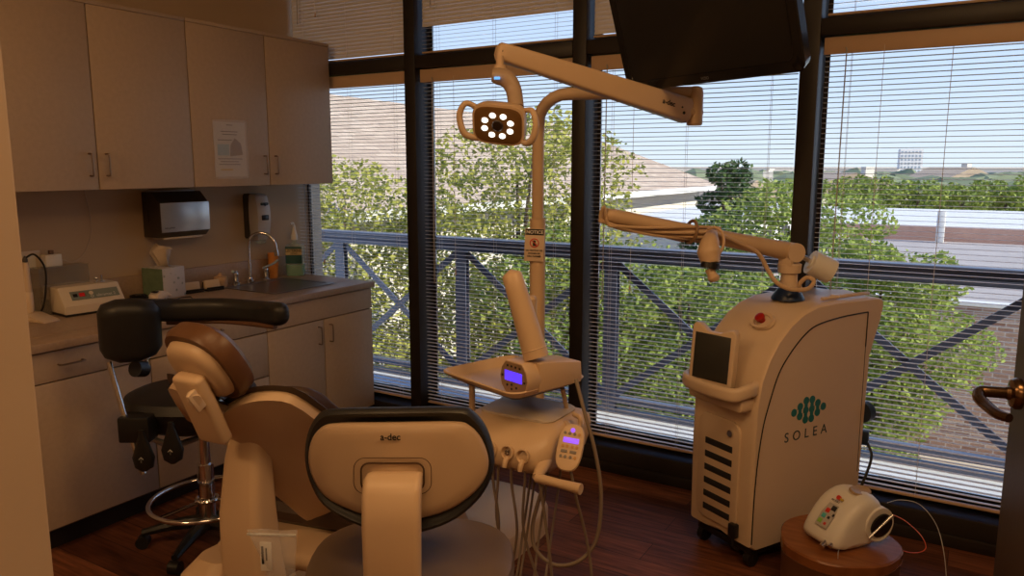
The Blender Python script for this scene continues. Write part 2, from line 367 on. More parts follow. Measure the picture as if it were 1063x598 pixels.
rf.quad([A[0], A[1], R1]); rf.quad([A[1], A[2], R2, R1]); rf.quad([A[2], R3, R2]); rf.quad([A[2], A[3], R3]); rf.quad([A[3], R2, R3]); rf.quad([A[3], A[0], R1, R2]); rf.quad([a - Vector((0, 0, .02)) for a in A[::-1]])
obj('roof', rf, m_shing, hb, world=True, flat=True)
obj('wall', MB().box(e0 + .6, e1 - .6, 6.6, 29, GZ, ze - .03), m_stucco, hb, world=True)
obj('gutter', MB().box(e1 - .02, e1 + .12, 6, 29.6, ze - .16, ze + .0), m_whitewall, hb, world=True)
lowb = thing('white_building', 'low white flat roofed building in front of the shingled roof', 'building', (-11, 22, GZ))
obj('wall', MB().box(-8.0, -5.4, 17, 30, GZ, .18), m_whitewall, lowb, world=True)
obj('roof', MB().box(-8.1, -5.3, 16.9, 30.1, .18, .30), m_whitewall, lowb, world=True)
for q in range(6):
    obj('window', MB().box(-5.41, -5.36, 17.6 + q * 2, 18.3 + q * 2, -1.2, -.2), mat('far_window_glass', (.05, .06, .07), .1, noise=.1), lowb, world=True)
# -------- trees
def leaf_mat(name, c1, c2):
    m = mat(name, c1, .55, spec=.25); N, L, B = nodes_of(m)
    g = N.new('ShaderNodeNewGeometry'); mx = N.new('ShaderNodeMixRGB'); mx.inputs[1].default_value = (*c1, 1); mx.inputs[2].default_value = (*c2, 1)
    L.new(g.outputs['Random Per Island'], mx.inputs[0]); L.new(mx.outputs[0], B.inputs['Base Color'])
    tl = N.new('ShaderNodeBsdfTranslucent'); L.new(mx.outputs[0], tl.inputs[0]); ms = N.new('ShaderNodeMixShader'); ms.inputs[0].default_value = .35
    o = N['Material Output']; L.new(B.outputs[0], ms.inputs[1]); L.new(tl.outputs[0], ms.inputs[2]); L.new(ms.outputs[0], o.inputs[0]); return m
leafA = leaf_mat('leaf_yellow_green', (.20, .23, .04), (.58, .54, .13))
leafB = leaf_mat('leaf_mid_green', (.13, .19, .035), (.38, .44, .10))
leafC = leaf_mat('leaf_dark', (.03, .07, .025), (.10, .16, .05))
leafD = leaf_mat('leaf_bright', (.19, .27, .045), (.45, .50, .13))
m_bark = mat('bark', (.11, .075, .05), .9, noise=.3, nscale=14, bump=.5, bscale=30)
def foliage_mesh(clumps, nleaf, size, rnd, shell=.55):
    V, Fc = [], []
    tot = sum(c[1] ** 2 for c in clumps)
    for (c, r, sq) in clumps:
        for _ in range(int(nleaf * r * r / tot)):
            while True:
                d = Vector((rnd.gauss(0, 1), rnd.gauss(0, 1), rnd.gauss(0, 1)))
                if d.length > .01: break
            d.normalize(); q = r * (shell + (1 - shell) * rnd.random() ** .6) * (1 + .12 * math.sin(7 * d.x + 5 * d.z + c.x))
            p = c + Vector((d.x * q, d.y * q, d.z * q * sq))
            a = Vector((rnd.gauss(0, 1), rnd.gauss(0, 1), rnd.gauss(0, .7))).normalized(); b = a.cross(Vector((rnd.gauss(0, 1), rnd.gauss(0, 1), rnd.gauss(0, 1)))).normalized()
            s = size * rnd.uniform(.6, 1.3); i = len(V)
            V += [p - a * s * .5, p + b * s * .28, p + a * s * .5, p - b * s * .28]; Fc.append((i, i + 1, i + 2, i + 3))
    me = bpy.data.meshes.new('foliage'); me.from_pydata(V, [], Fc); return me
def tree(label, base, top, rad, m, nleaf, size, seed, name='leafy_tree', low=.35, nclump=16, cone=False, group=None, trunk_r=.13):
    rnd = random.Random(seed); t = thing(name, label, 'tree', base, 0, group); H_ = top - base[2]; cl = []
    for k_ in range(nclump):
        f = (k_ + .5) / nclump; z = H_ * (low + (1 - low) * f); env = (1 - f * .92) if cone else math.sqrt(max(.05, 1 - (2 * f - 1) ** 2 * .8))
        a = k_ * 2.4; rr = rad * env * rnd.uniform(.45, .75); cr_ = rad * (.50 if not cone else .42) * max(.35, env) * rnd.uniform(.8, 1.15)
        z = min(z, H_ - cr_ * .8)
        cl.append((Vector((rr * math.cos(a), rr * math.sin(a), z)), cr_, .8))
    me = foliage_mesh(cl, nleaf, size, rnd); me.materials.append(m); o = bpy.data.objects.new('foliage', me); C.objects.link(o); o.parent = t
    tb = MB(); tb.tube([(0, 0, 0), (.05, .03, H_ * .4), (0, 0, H_ * .88)], [trunk_r, trunk_r * .7, trunk_r * .12], 8, 4)
    for (c, r, s) in cl[::2]:
        st = Vector((.03, .02, max(.3, c.z * .72 - .2))); tb.tube([st, st.lerp(c, .5) + Vector((0, 0, .12)), c], [trunk_r * .35, trunk_r * .22, trunk_r * .06], 5, 3)
    obj('trunk', tb, m_bark, t); return t
g1 = None
tree('broad yellow green tree outside the leftmost window, by the sink', (-7.6, 7.9, GZ), 1.75, 2.1, leafA, 22000, .085, 1, low=.30)
tree('tall yellow green tree directly behind the dental light pole', (-5.3, 8.9, GZ), 2.35, 1.75, leafA, 24000, .080, 2, low=.25, nclump=20)
tree('rounded mid green tree low behind the tray stand', (-4.2, 8.4, GZ), .95, 1.6, leafB, 20000, .075, 3, low=.25)
tree('rounded mid green tree low under the laser arm', (-3.0, 9.2, GZ), .55, 1.55, leafB, 20000, .080, 4, low=.22)
tree('pointed dark evergreen tree right of the shingled roof', (-4.5, 16.2, GZ), 1.75, 2.3, leafC, 26000, .11, 5, name='evergreen_tree', cone=True, low=.3, nclump=22)
tree('bright green tree in front of the dark evergreen', (-2.55, 12.6, GZ), 1.42, 1.65, leafD, 24000, .090, 6, low=.3)
tree('bright green tree with drooping grey branches at right before the brick wall', (-1.05, 11.2, GZ), .62, 1.2, leafD, 20000, .085, 7, low=.42)
# row of trees beyond the flat roof
rnd = random.Random(5)
for i in range(11):
    px = 862 + i * 23; P = at(px, 190, 60 + 4.6 * (i % 2)); sz = rnd.uniform(1.9, 2.6)
    tree(['first', 'second', 'third', 'fourth', 'fifth', 'sixth', 'seventh', 'eighth', 'ninth', 'tenth', 'eleventh'][i] + ' bushy tree from the left in the row beyond the flat roofs', (P.x, P.y, GZ), rnd.uniform(.1, .9), 2.0, leafB, 1300, .36, 20 + i, name='distant_tree', low=.3, nclump=9, group='row of trees beyond the flat roofs')
# houses with gable roofs
m_gab = noise_mat('brown_roof', (.30, .23, .17), (.42, .33, .25), .5)
hlab = ['small brown gabled house just left of the right mullion', 'small brown gabled house beside the right mullion', 'far brown gabled house above the row of trees', 'far brown gabled house behind the bright green tree']
for i, (px, d, w_, h_) in enumerate([(768, 66, 9, 1.6), (868, 72, 12, 1.9), (985, 110, 12, 2.2), (742, 58, 6, 1.3)]):
    P = at(px, 200, d); hh = thing('gabled_house', hlab[i], 'house', (P.x, P.y, GZ), R_(15 + 17 * i))
    z0 = -1.0 + i * .1 - GZ
    obj('wall', MB().box(-w_ / 2, w_ / 2, -3.4, 3.4, 0, z0), m_stucco, hh)
    obj('roof', MB().prism([(-w_ / 2 - .4, z0), (w_ / 2 + .4, z0), (0, z0 + h_)], -3.8, 3.8, lambda a, b, t: (a, t, b)), m_gab, hh)
    obj('chimney', MB().box(w_ * .2, w_ * .2 + .8, -.5, .5, z0 + .3, z0 + h_ + .5), m_stucco, hh)
# distant treetops, one uncountable mass
rnd = random.Random(11); V, Fc = [], []
mb = MB(); keep = [(at(943.5, 182, 760).to_2d(), 16)] + [(at(px, 180, 620).to_2d(), w_ * .5 + 8) for px, w_ in ((895, 52), (1040, 60), (760, 60))] + [(at(px, 200, d).to_2d(), 9) for px, d in ((768, 66), (868, 72), (985, 110), (742, 58))]
for i in range(1000):
    az = R_(rnd.uniform(-25, 12)); d = rnd.uniform(95, 900) if i % 3 else rnd.uniform(95, 260); r = rnd.uniform(2.5, 5) * (1 + d / 400)
    r = rnd.uniform(2.2, 4.2) * (1 + d / 500)
    if any((Vector((math.sin(az) * d, math.cos(az) * d)) - q_).length < g_ + r for q_, g_ in keep): continue
    c = Vector((math.sin(az) * d, math.cos(az) * d, max(-5.2, 1.62 - d * rnd.uniform(.007, .02)) - r * .8))
    t_ = bmesh.new(); bmesh.ops.create_icosphere(t_, subdivisions=2, radius=r)
    for v in t_.verts: v.co *= 1 + .22 * rnd.uniform(-1, 1)
    bmesh.ops.transform(t_, matrix=Matrix.Translation(c) @ Matrix.Diagonal((1.2, 1, .8, 1)), verts=t_.verts); mb._add(t_)
m_far = noise_mat('distant_foliage', (.13, .16, .09), (.26, .28, .16), .4)
tag(obj('distant_treetops', mb, m_far, flat=True), 'band of distant treetops reaching the horizon', 'trees', kind='stuff')
P = at(943.5, 182, 760); tw = thing('office_tower', 'white office tower standing alone on the horizon', 'building', (P.x, P.y, GZ), R_(12))
zt = at(943.5, 155, 760).z - GZ
obj('tower_block', MB().box(-10, 10, -8, 8, 0, zt), mat('tower_white', (.72, .72, .72), .6, noise=.04, nscale=.2), tw)
mt = mat('tower_glass', (.30, .36, .42), .2, noise=.1, nscale=.2); mb = MB()
for r_ in range(8):
    for c_ in range(6): mb.box(-9 + c_ * 3.1, -9 + c_ * 3.1 + 1.6, -8.15, -7.99, zt - 3.6 * r_ - 4, zt - 3.6 * r_ - 2)
obj('windows', mb, mt, tw)
wl = ['long low white warehouse left of the tower on the horizon', 'long low grey warehouse at the far right horizon', 'low white warehouse behind the evergreen on the horizon']
for i, (px, w_) in enumerate([(895, 52), (1040, 60), (760, 60)]):
    P = at(px, 180, 620); P2 = at(px, 176.2, 620); h2 = thing('warehouse', wl[i], 'building', (P.x, P.y, GZ), 0)
    obj('wall', MB().box(-w_ / 2, w_ / 2, -8, 8, 0, P2.z - GZ), m_whitewall, h2); obj('roof', MB().box(-w_ / 2 - 1, w_ / 2 + 1, -9, 9, P2.z - GZ, P2.z - GZ + .8), m_whitewall, h2)
# ---------------- cabinets ----------------
def wire_pull(parent, p, q, out):       # D shaped pull between two points, standing out along `out`
    p, q, out = Vector(p), Vector(q), Vector(out) * .028
    pts = [p, p + out * .75, p + out + (q - p) * .10, q + out - (q - p) * .10, q + out * .75, q]
    return obj('handle', MB().tube(pts, .0042, 8, 4), m_pull, parent)
m_pull = mat('bronze_pull', (.30, .22, .16), .3, .85, noise=.05)
def upper_unit(y0, y1, label, seam):
    t = thing('wall_cabinet', label, 'cabinet', (-3.515, (y0 + y1) / 2, 1.51), 0, 'laminate wall cabinets')
    h = .845; W = (y1 - y0) / 2; D = -(.385 - .002)
    obj('body', MB().box(D, -.020, -W + .001, W - .001, 0, h - .014, .001), m_lam, t)
    obj('top_trim', MB().box(D, .004, -W + .001, W - .001, h - .0135, h + .004, .001), m_lam, t)
    for s in (-1, 1):
        a, b = (-W + .002, -.0030) if s < 0 else (.0030, W - .002)
        d = obj('door', MB().box(-.019, .0, a, b, .001, h - .015, .0015), m_lam, t)
        yy = s * .040; wire_pull(d, (0, yy, .065), (0, yy, .165), (1, 0, 0))
    obj('gap_shade_sheet', MB().box(-.021, -.0195, -W + .001, W - .001, .001, h - .014), m_gap_shade, t)  # dark sheet behind the doors, paints the shade between them
    return t
upper_unit(1.600, 2.620, 'near wall cabinet with two plain doors, bathed in warm light above the paper towel dispenser', 1)
upper_unit(2.622, 3.632, 'wall cabinet next to the window with a plastic covered notice on its left door', 1)
upper_unit(.578, 1.598, 'wall cabinet hidden behind the doorway wall end', 1)
def base_unit(y0, y1, label, kind):
    t = thing('base_cabinet', label, 'cabinet', (-3.22, (y0 + y1) / 2, 0), 0, 'laminate base cabinets under the counter')
    W = (y1 - y0) / 2; D = -.672
    obj('body', MB().box(D, -.020, -W + .001, W - .001, .100, .872), m_lam, t)
    obj('toe_kick', MB().box(D, -.065, -W + .001, W - .001, .001, .099), m_dkmetal, t)
    obj('gap_shade_sheet', MB().box(-.0205, -.0193, -W + .001, W - .001, .101, .870), m_gap_shade, t)  # painted gap shade behind the door and drawer fronts
    f = lambda n, a, b, c, d: obj(n, MB().box(-.019, 0, a, b, c, d, .0015), m_lam, t)
    if kind == 'sink':
        f('false_front', -W + .002, W - .002, .742, .866)
        for s in (-1, 1):
            a, b = (-W + .002, -.0030) if s < 0 else (.0030, W - .002)
            d = f('door', a, b, .112, .736); wire_pull(d, (0, s * .045, .60), (0, s * .045, .70), (1, 0, 0))
    elif kind == 'drawers':
        for a, b in ((.742, .866), (.502, .736)):
            d = f('drawer', -W + .002, W - .002, a, b)
            if a > .7: wire_pull(d, (0, -.05, .808), (0, .05, .808), (1, 0, 0))
        f('door', -W + .002, W - .002, .112, .496)
    else:
        d = f('drawer', -W + .002, W - .002, .742, .866); wire_pull(d, (0, -.05, .808), (0, .05, .808), (1, 0, 0))
        f('door', -W + .002, W - .002, .112, .736)
    return t
base_unit(2.792, 3.628, 'two door sink base cabinet at the window end of the counter', 'sink')
base_unit(2.106, 2.790, 'base cabinet with two drawers behind the black stool seat', 'drawers')
base_unit(1.380, 2.104, 'base cabinet with one drawer over a wide door nearest the doorway', 'door')
base_unit(.66, 1.378, 'base cabinet hidden behind the doorway wall end', 'door')
ct = thing('countertop', 'long brown grey laminate countertop with backsplash along the cabinet wall', 'countertop', (-3.55, 2.15, .874))
SX0, SX1, SY0, SY1 = -3.76, -3.36, 2.98, 3.42
cb = MB().box(-3.899, SX0, .66, 3.636, .874, .910).box(SX1, -3.196, .66, 3.636, .874, .910, .004).box(SX0, SX1, .66, SY0, .874, .910).box(SX0, SX1, SY1, 3.636, .874, .910)
obj('counter_slab', cb, m_counter, ct, world=True)
obj('backsplash', MB().box(-3.899, -3.880, .66, 3.636, .9105, 1.035, .002), m_counter, ct, world=True)
# sink
sk = thing('sink', 'stainless steel drop in sink in the counter by the window', 'sink', ((SX0 + SX1) / 2, (SY0 + SY1) / 2, .911))
sb = MB(); rw, rh = SX1 - SX0, SY1 - SY0
rs = lambda w_, h_, z, r: [Vector((a, b, z)) for a, b in rrect(w_, h_, r)]
sb.loft([rs(rw + .05, rh + .05, 0, .03), rs(rw + .046, rh + .046, .004, .03), rs(rw - .01, rh - .01, .002, .04), rs(rw - .02, rh - .02, -.01, .05), rs(rw - .04, rh - .04, -.15, .06), rs(rw - .12, rh - .12, -.165, .05)], cap=True)
obj('basin', sb, mat('sink_steel', (.26, .24, .22), .35, .9, noise=.08, nscale=40), sk); obj('drain', MB().lathe([(.04, 0), (.04, .003), (.028, .001), (.001, .001)], (0, 0, -.164)), m_chrome, sk)
fa = thing('faucet', 'chrome gooseneck faucet with two lever handles behind the sink', 'faucet', (-3.82, 3.20, .9105))
obj('spout', MB().lathe([(.026, 0), (.026, .008), (.014, .02), (.012, .03)], (0, 0, 0)).tube([(0, 0, .01), (0, 0, .22), (.012, .01, .275), (.055, .03, .305), (.105, .06, .295), (.14, .08, .25), (.148, .085, .19)], .0095, 12, 5).cyl((.146, .084, .20), (.149, .086, .165), .013), m_chrome, fa)
for s in (-1, 1):
    h_ = obj('tap', MB().lathe([(.024, 0), (.024, .01), (.014, .02), (.014, .06), (.017, .065), (.015, .075), (.002, .078)], (.01, s * .115, 0)), m_chrome, fa)
    obj('lever', MB().tube([(.01, s * .115, .07), (.03, s * .10 - .02, .085), (.045, s * .10 - .05 if s < 0 else .14, .082 if s < 0 else .10), (.06, s * .10 - .075 if s < 0 else .175, .092 if s < 0 else .125)], [.005, .005, .007, .008], 8, 4), mat('pale_blue_lever', (.45, .58, .70), .25, .3, noise=.05), h_, label='pale blue tipped lever')
# backsplash objects
def T(p, **k): return Matrix.Translation(p)
for q in range(5):
    c = MB(); z = .9115 + q * .018
    c.lathe([(.024, 0), (.032, .085), (.034, .088), (.0315, .086), (.0235, .004), (.002, .003)])
    o = obj('paper_cup', c, mat('orange_cup', (.72, .30, .08), .5, noise=.05)); o.location = (-3.845, 3.41, z)
    tag(o, ['lowest orange cup of the stack behind the faucet', 'second lowest orange cup of the stack behind the faucet', 'middle orange cup of the stack behind the faucet', 'second highest orange cup of the stack behind the faucet', 'topmost orange cup of the stack behind the faucet'][q], 'cup', 'nested orange cups behind the faucet')
jr = thing('soap_pot', 'small round tan pot with lid left of the faucet', 'pot', (-3.83, 2.99, .9105))
obj('pot', MB().lathe([(.034, 0), (.040, .01), (.040, .045), (.036, .05), (.002, .05)]), mat('tan_pot', (.62, .42, .26), .4, noise=.06), jr)
obj('lid', MB().lathe([(.038, .0505), (.038, .06), (.012, .066), (.010, .08), (.002, .082)]), mat('tan_pot', CREAM), jr)
# mouthwash
mw = thing('mouthwash_bottle', 'clear pump bottle of green mouthwash at the window end of the counter', 'bottle', (-3.80, 3.555, .9105), R_(35))
mg = mat('mouthwash_green', (.02, .30, .20), .08, noise=.05, spec=.6, alpha=.9)
fr_ = lambda a, b, n=4: (lambda z: superring(0, 0, z, a, b, n))
obj('bottle', MB().loft([superring(0, 0, z, a, b, 4) for z, a, b in ((0, .055, .036), (.01, .06, .04), (.19, .06, .04), (.205, .05, .034), (.215, .016, .016), (.24, .016, .016))]), mat('clear_bottle', (.55, .70, .66), .06, alpha=.35, noise=.03), mw)
obj('liquid', MB().loft([superring(0, 0, z, a, b, 4) for z, a, b in ((.003, .052, .033), (.012, .057, .037), (.075, .057, .037))]), mg, mw)
lb = obj('label', MB().box(-.052, .052, -.0425, -.0405, .085, .195, .004), mat('teal_label', (.02, .09, .10), .35, noise=.1), mw)
lm = frame_of((0, -.0435, .155), (1, 0, 0), (0, -1, 0)); obj('label_band', MB().box(-.052, .052, -.0433, -.0427, .140, .178), mat('gold_label', (.55, .45, .25), .4, noise=.05), lb)
obj('lettering', MB().text('LISTERINE', .023, frame_of((0, -.0436, .167), (1, 0, 0), (0, -1, 0)), .0003, bold=.0004).text('ZERO', .017, frame_of((0, -.0436, .149), (1, 0, 0), (0, -1, 0)), .0003), m_blacktx, lb)
pp = obj('pump', MB().lathe([(.021, .235), (.021, .26), (.012, .30), (.009, .33), (.002, .332)]).tube([(0, 0, .315), (0, -.02, .345), (-.01, -.045, .34)], .007, 8, 3), m_white, mw)
# wall soap dispenser
sd = thing('soap_dispenser', 'tall grey and white soap dispenser on the wall above the faucet', 'soap dispenser', (-3.898, 3.305, 1.165))
def dring(z, hw, d): return [Vector((x, y, z)) for x, y in [(0, -hw), (d * .55, -hw), (d * .9, -hw * .82), (d, -hw * .45), (d, hw * .45), (d * .9, hw * .82), (d * .55, hw), (0, hw)]]
obj('back_plate', MB().loft([dring(z, a, .045) for z, a in ((.01, .058), (.02, .064), (.27, .064), (.285, .055))]), mat('dark_grey_plastic', (.06, .055, .05), .35, noise=.05), sd)
dr2 = lambda z, hw, d: [Vector((x + .0455, y, z)) for x, y in [(0, -hw), (d * .5, -hw), (d * .9, -hw * .8), (d, -hw * .4), (d, hw * .4), (d * .9, hw * .8), (d * .5, hw), (0, hw)]]
obj('cover', MB().loft([dr2(z, a, d) for z, a, d in ((0, .045, .045), (.02, .058, .06), (.12, .062, .075), (.20, .062, .07), (.27, .058, .05), (.284, .048, .03))]), mat('grey_white_plastic', (.52, .49, .47), .28, noise=.04), sd)
M_ = frame_of((.1165, 0, .222), (0, 1, 0), (1, 0, 0))
obj('lettering', MB().text('GOJO', .021, M_ @ Matrix.Translation((0, 0, .002)), .004, bold=.001), m_blacktx, sd)
obj('push_window', MB().box(.116, .1235, -.026, .026, .122, .155, .006), m_blackp, sd)
obj('nozzle', MB().lathe([(.02, -.025), (.03, -.02), (.032, .0)], (.07, 0, 0)), mat('clear_bottle', CREAM), sd)
# towel dispenser
td = thing('towel_dispenser', 'brushed steel folded paper towel dispenser on the wall under the near wall cabinet', 'towel dispenser', (-3.898, 2.72, 1.235))
obj('case', MB().prism([(0, .0), (.12, .0), (.155, .03), (.155, .185), (.09, .245), (0, .245)], -.155, .155, lambda a, b, t: (a, t, b), .006), mat('dark_steel', (.11, .095, .085), .35, .8, noise=.1), td)
obj('front_panel', MB().box(.1555, .159, -.152, .152, .03, .188, .0015), mat('brushed_front', (.62, .64, .66), .28, .75, noise=.05, nscale=150), td)
obj('top_lip', MB().box(.01, .07, -.13, .13, .2455, .250, .001), m_steel, td)
obj('towel_slot', MB().box(.03, .13, -.12, .12, -.012, -.0005, .003), mat('paper_towel', (.6, .52, .42), .8, noise=.04), td)
obj('lettering', MB().text('SAN JAMAR', .012, frame_of((.1596, -.135, .052), (0, 1, 0), (1, 0, 0)), .0003, 'LEFT'), m_blacktx, td)
obj('key_slot', MB().box(.05, .056, -.1565, -.1552, .08, .15), m_blackp, td)
# notice in plastic sleeve on cabinet
nt_ = thing('plastic_sleeve', 'clear plastic sleeve holding a printed notice taped to the wall cabinet door', 'notice', (-3.514, 2.858, 1.55), 0)
sh = MB(); W_, H_ = .113, .315; G = 14; rn = random.Random(3); hz = [[.0035 + .0028 * rn.random() for _ in range(G + 1)] for _ in range(G + 1)]
fr0 = [[Vector((.001 + hz[i][j], -W_ + 2 * W_ * i / G, H_ * j / G)) for i in range(G + 1)] for j in range(G + 1)] if False else [[Vector((.001 + hz[j][i], -W_ + 2 * W_ * i / G, H_ * j / G)) for i in range(G + 1)] for j in range(G + 1)]
vv = [[sh.bm.verts.new(p) for p in row] for row in fr0]
for j in range(G):
    for i in range(G): sh.bm.faces.new((vv[j][i], vv[j][i + 1], vv[j + 1][i + 1], vv[j + 1][i]))
obj('sleeve', sh, mat('sleeve_plastic', (.75, .73, .70), .12, alpha=.22, noise=.05, spec=.8), nt_, ang=60)
pg = obj('page', MB().box(.0008, .0016, -W_ + .01, W_ - .01, .012, H_ - .012), mat('notice_paper', (.62, .54, .46), .6, noise=.05), nt_)
cl = lambda n, c: mat(n, c, .6, noise=.15, nscale=60)
obj('picture', MB().box(.0017, .0021, -.085, -.01, .125, .185), cl('print_blue', (.34, .42, .45)), pg)
obj('picture', MB().prism([(-.005, .12), (.08, .13), (.07, .19), (.03, .22), (.0, .18)], .0017, .0021, lambda a, b, t: (t, a, b)), cl('print_brown', (.30, .20, .14)), pg)
ln = MB()
for z, a, b in ((.285, -.02, .02), (.25, -.06, .05), (.235, -.05, .045), (.205, -.08, .01), (.105, -.085, .075), (.09, -.07, .05), (.075, -.08, .06)): ln.box(.0017, .0020, a, b, z, z + .005)
obj('text_lines', ln, cl('print_grey', (.2, .16, .14)), pg)
obj('text_line_yellow', MB().box(.0017, .0021, -.07, .01, .045, .054), cl('print_yellow', (.55, .36, .10)), pg)
# tissue box
tb_ = thing('tissue_box', 'square tissue box with green and pale floral sides on the counter', 'tissue box', (-3.80, 2.60, .9105), R_(8))
tb_.scale = (1.32, 1.32, 1.32)
tg = mat('tissue_green', (.13, .19, .12), .5, noise=.35, nscale=40); tf = mat('tissue_floral', (.56, .55, .56), .5)
N, L, B = nodes_of(tf); t = N.new('ShaderNodeTexCoord'); vo = N.new('ShaderNodeTexVoronoi'); vo.inputs['Scale'].default_value = 45; rp = N.new('ShaderNodeValToRGB')
rp.color_ramp.elements[0].position = .1; rp.color_ramp.elements[0].color = (.20, .24, .22, 1); rp.color_ramp.elements[1].position = .35; rp.color_ramp.elements[1].color = (.56, .54, .56, 1)
L.new(t.outputs['Object'], vo.inputs['Vector']); L.new(vo.outputs['Distance'], rp.inputs[0]); L.new(rp.outputs[0], B.inputs['Base Color'])
obj('box', MB().box(-.057, .057, -.057, .057, 0, .125, .002), tf, tb_)
obj('green_side', MB().box(-.056, .056, -.0585, -.0575, .001, .124), tg, tb_)
ts = MB(); prof = [(-.028, 0, .124), (-.02, .004, .126), (0, -.004, .127), (.02, .006, .126), (.03, 0, .124)]
r0 = [Vector(p) for p in prof]; r1 = [Vector((p[0] * 1.5 - .02, p[1] * 5 + (.01 if i % 2 else -.01), .18 + .006 * i)) for i, p in enumerate(prof)]; r2 = [Vector((p[0] * 1.0 - .03 + .012 * i, p[1] * 5 + (-.012 if i % 2 else .012), .222 - .008 * abs(i - 1))) for i, p in enumerate(prof)]
ts.loft([r0, r1, r2], cap=False, closed=False); to = obj('tissue', ts, mat('tissue_paper', (.72, .60, .48), .8, noise=.03), tb_, ang=70)
mm = to.modifiers.new('s', 'SOLIDIFY'); mm.thickness = .0015
# white appliance
wa = thing('white_gadget', 'small white curved gadget with a dark window in front of the tissue box', 'gadget', (-3.66, 2.475, .9105), R_(14))
obj('shell', MB().prism([(-.055, .0), (-.05, .045), (-.025, .062), (.02, .058), (.055, .035), (.06, .02), (.03, .03), (.0, .022), (-.015, 0)], -.03, .03, lambda a, b, t: (t, a, b), .006), mat('gadget_white', (.70, .60, .52), .35, noise=.03), wa)
obj('window', MB().box(-.017, .017, -.045, -.02, .056, .0635, .003), m_blackp, wa)
obj('cable', MB().tube([(0, .05, .01), (.03, .08, .004), (.02, .13, .004), (.05, .17, .004), (.10, .12, .004)], .003, 6, 5), m_blackp, wa)
for i, (x, y) in enumerate(((-3.79, 2.765), (-3.77, 2.885))):
    ch = thing('card_holder', ['black card holder with cream cards right beside the tissue box', 'black card holder with cream cards further from the tissue box, toward the sink'][i], 'card holder', (x, y, .9105), R_(-8), 'card holders on the counter')
    obj('tray', MB().box(-.02, .04, -.052, .052, 0, .010, .002).box(.03, .04, -.052, .052, .010, .022, .002).box(-.02, -.015, -.05, .05, .010, .05, .002), m_blackp, ch)
    obj('cards', MB().box(-.013, .012, -.045, .045, .0105, .058, .001, M=Matrix.Rotation(-.25, 4, 'Y')), mat('card_stock', (.66, .52, .38), .7, noise=.05), ch)
cc = obj('coiled_cable', MB().torus((0, 0, .006), .045, .005).torus((.006, .004, .016), .042, .005).torus((-.004, .006, .026), .038, .005).tube([(.03, -.03, .005), (.07, -.06, .004), (.09, -.02, .004)], .004, 6, 4), m_blackp); cc.location = (-3.80, 2.44, .911); tag(cc, 'coil of black cable between the beige mixer and the tissue box', 'cable')
# amalgamator
am = thing('capsule_mixer', 'beige slant fronted capsule mixer with grey green control strip on the counter', 'mixer', (-3.75, 2.13, .9105), R_(0))
mam = mat('mixer_beige', (.66, .57, .45), .42, noise=.03)
am.rotation_euler = (0, 0, R_(-6))
obj('case', MB().prism([(-.12, .012), (.105, .012), (.11, .05), (.045, .135), (-.12, .135)], -.145, .145, lambda a, b, t: (a, t, b), .008), mam, am)
obj('base', MB().box(-.115, .10, -.138, .138, 0, .0115, .002), m_blackp, am)
nrm = Vector((.085, 0, .065)).normalized(); fm = frame_of(Vector((.0785, .0, .0932)) + nrm * .001, (0, 1, 0), nrm)
cp = obj('control_strip', MB().box(-.10, .125, -.024, .024, -.0005, .001, M=fm), mat('control_grey_green', (.19, .22, .19), .45, noise=.06), am)
obj('red_switch', MB().box(-.062, -.036, -.009, .011, .001, .005, .001, M=fm), mat('red_button', (.65, .02, .02), .4, noise=.05), cp)
obj('display', MB().box(-.09, -.070, -.008, .010, .001, .0025, .001, M=fm), m_blackp, cp)
obj('dial', MB().lathe([(.010, .001), (.010, .004), (.001, .005)], n=16, M=None) if False else MB()._add(MB().lathe([(.010, .001), (.010, .004), (.001, .005)]).bm, fm @ Matrix.Translation((-.005, .006, 0))), mam, cp)
obj('lettering', MB().text('ultramat 2', .022, fm @ Matrix.Translation((.062, -.010, .001)), .0003).torus((0, 0, 0), .006, .0015, fm @ Matrix.Translation((-.005, -.012, .002)), 16, 5), mat('pale_ink', (.6, .6, .55), .5, noise=.02), cp)
cf = obj('capsule_fork', MB().cyl((0, .06, .13), (0, .06, .165), .004).cyl((0, .085, .13), (0, .085, .172), .004).box(-.01, .01, .05, .095, .133, .14, .002).cyl((-.012, .06, .155), (.012, .06, .155), .005), m_chrome, am)
# clear acrylic box + outlet + adapter + cable
ab = thing('acrylic_box', 'clear smoky acrylic box against the backsplash behind the beige mixer', 'acrylic box', (-3.835, 2.07, 1.0))
m_ac = mat('smoky_acrylic', (.34, .31, .27), .08, alpha=.30, noise=.04, spec=.7); th = .003
ab.location = (-3.865 + .03, 2.065, .9105)
obj('box_walls', MB().box(-.04, -.037, -.12, .12, 0, .225).box(.037, .04, -.12, .12, 0, .225).box(-.037, .037, -.12, -.117, 0, .225).box(-.037, .037, .117, .12, 0, .225).box(-.037, .037, -.117, .117, 0, .003), m_ac, ab)
obj('lid', MB().box(-.041, .041, -.121, .121, .2255, .2285), m_ac, ab)
obj('packets', MB().box(-.03, .02, -.09, .10, .0035, .07).box(-.02, .0, -.02, .03, .08, .12).box(-.02, .0, .035, .06, .08, .12), mat('packets_grey', (.30, .28, .24), .5, noise=.2, nscale=40), ab)
ol = thing('wall_outlet', 'cream double outlet plate on the wall at the left end of the counter', 'outlet', (-3.898, 1.93, 1.16))
obj('plate', MB().box(0, .006, -.08, .08, -.055, .055, .002), mam, ol)
obj('socket', MB().box(.0062, .009, -.055, -.02, -.035, .035, .002).box(.0062, .009, .02, .055, -.035, .035, .002), m_white, ol)
pa = thing('power_adapter', 'white plug in power adapter in the wall outlet behind the acrylic box', 'power adapter', (-3.886, 2.03, 1.13))
pa.location = (-3.888, 2.045, 1.165)
obj('body', MB().box(0, .05, -.04, .04, -.03, .03, .006), m_white, pa)
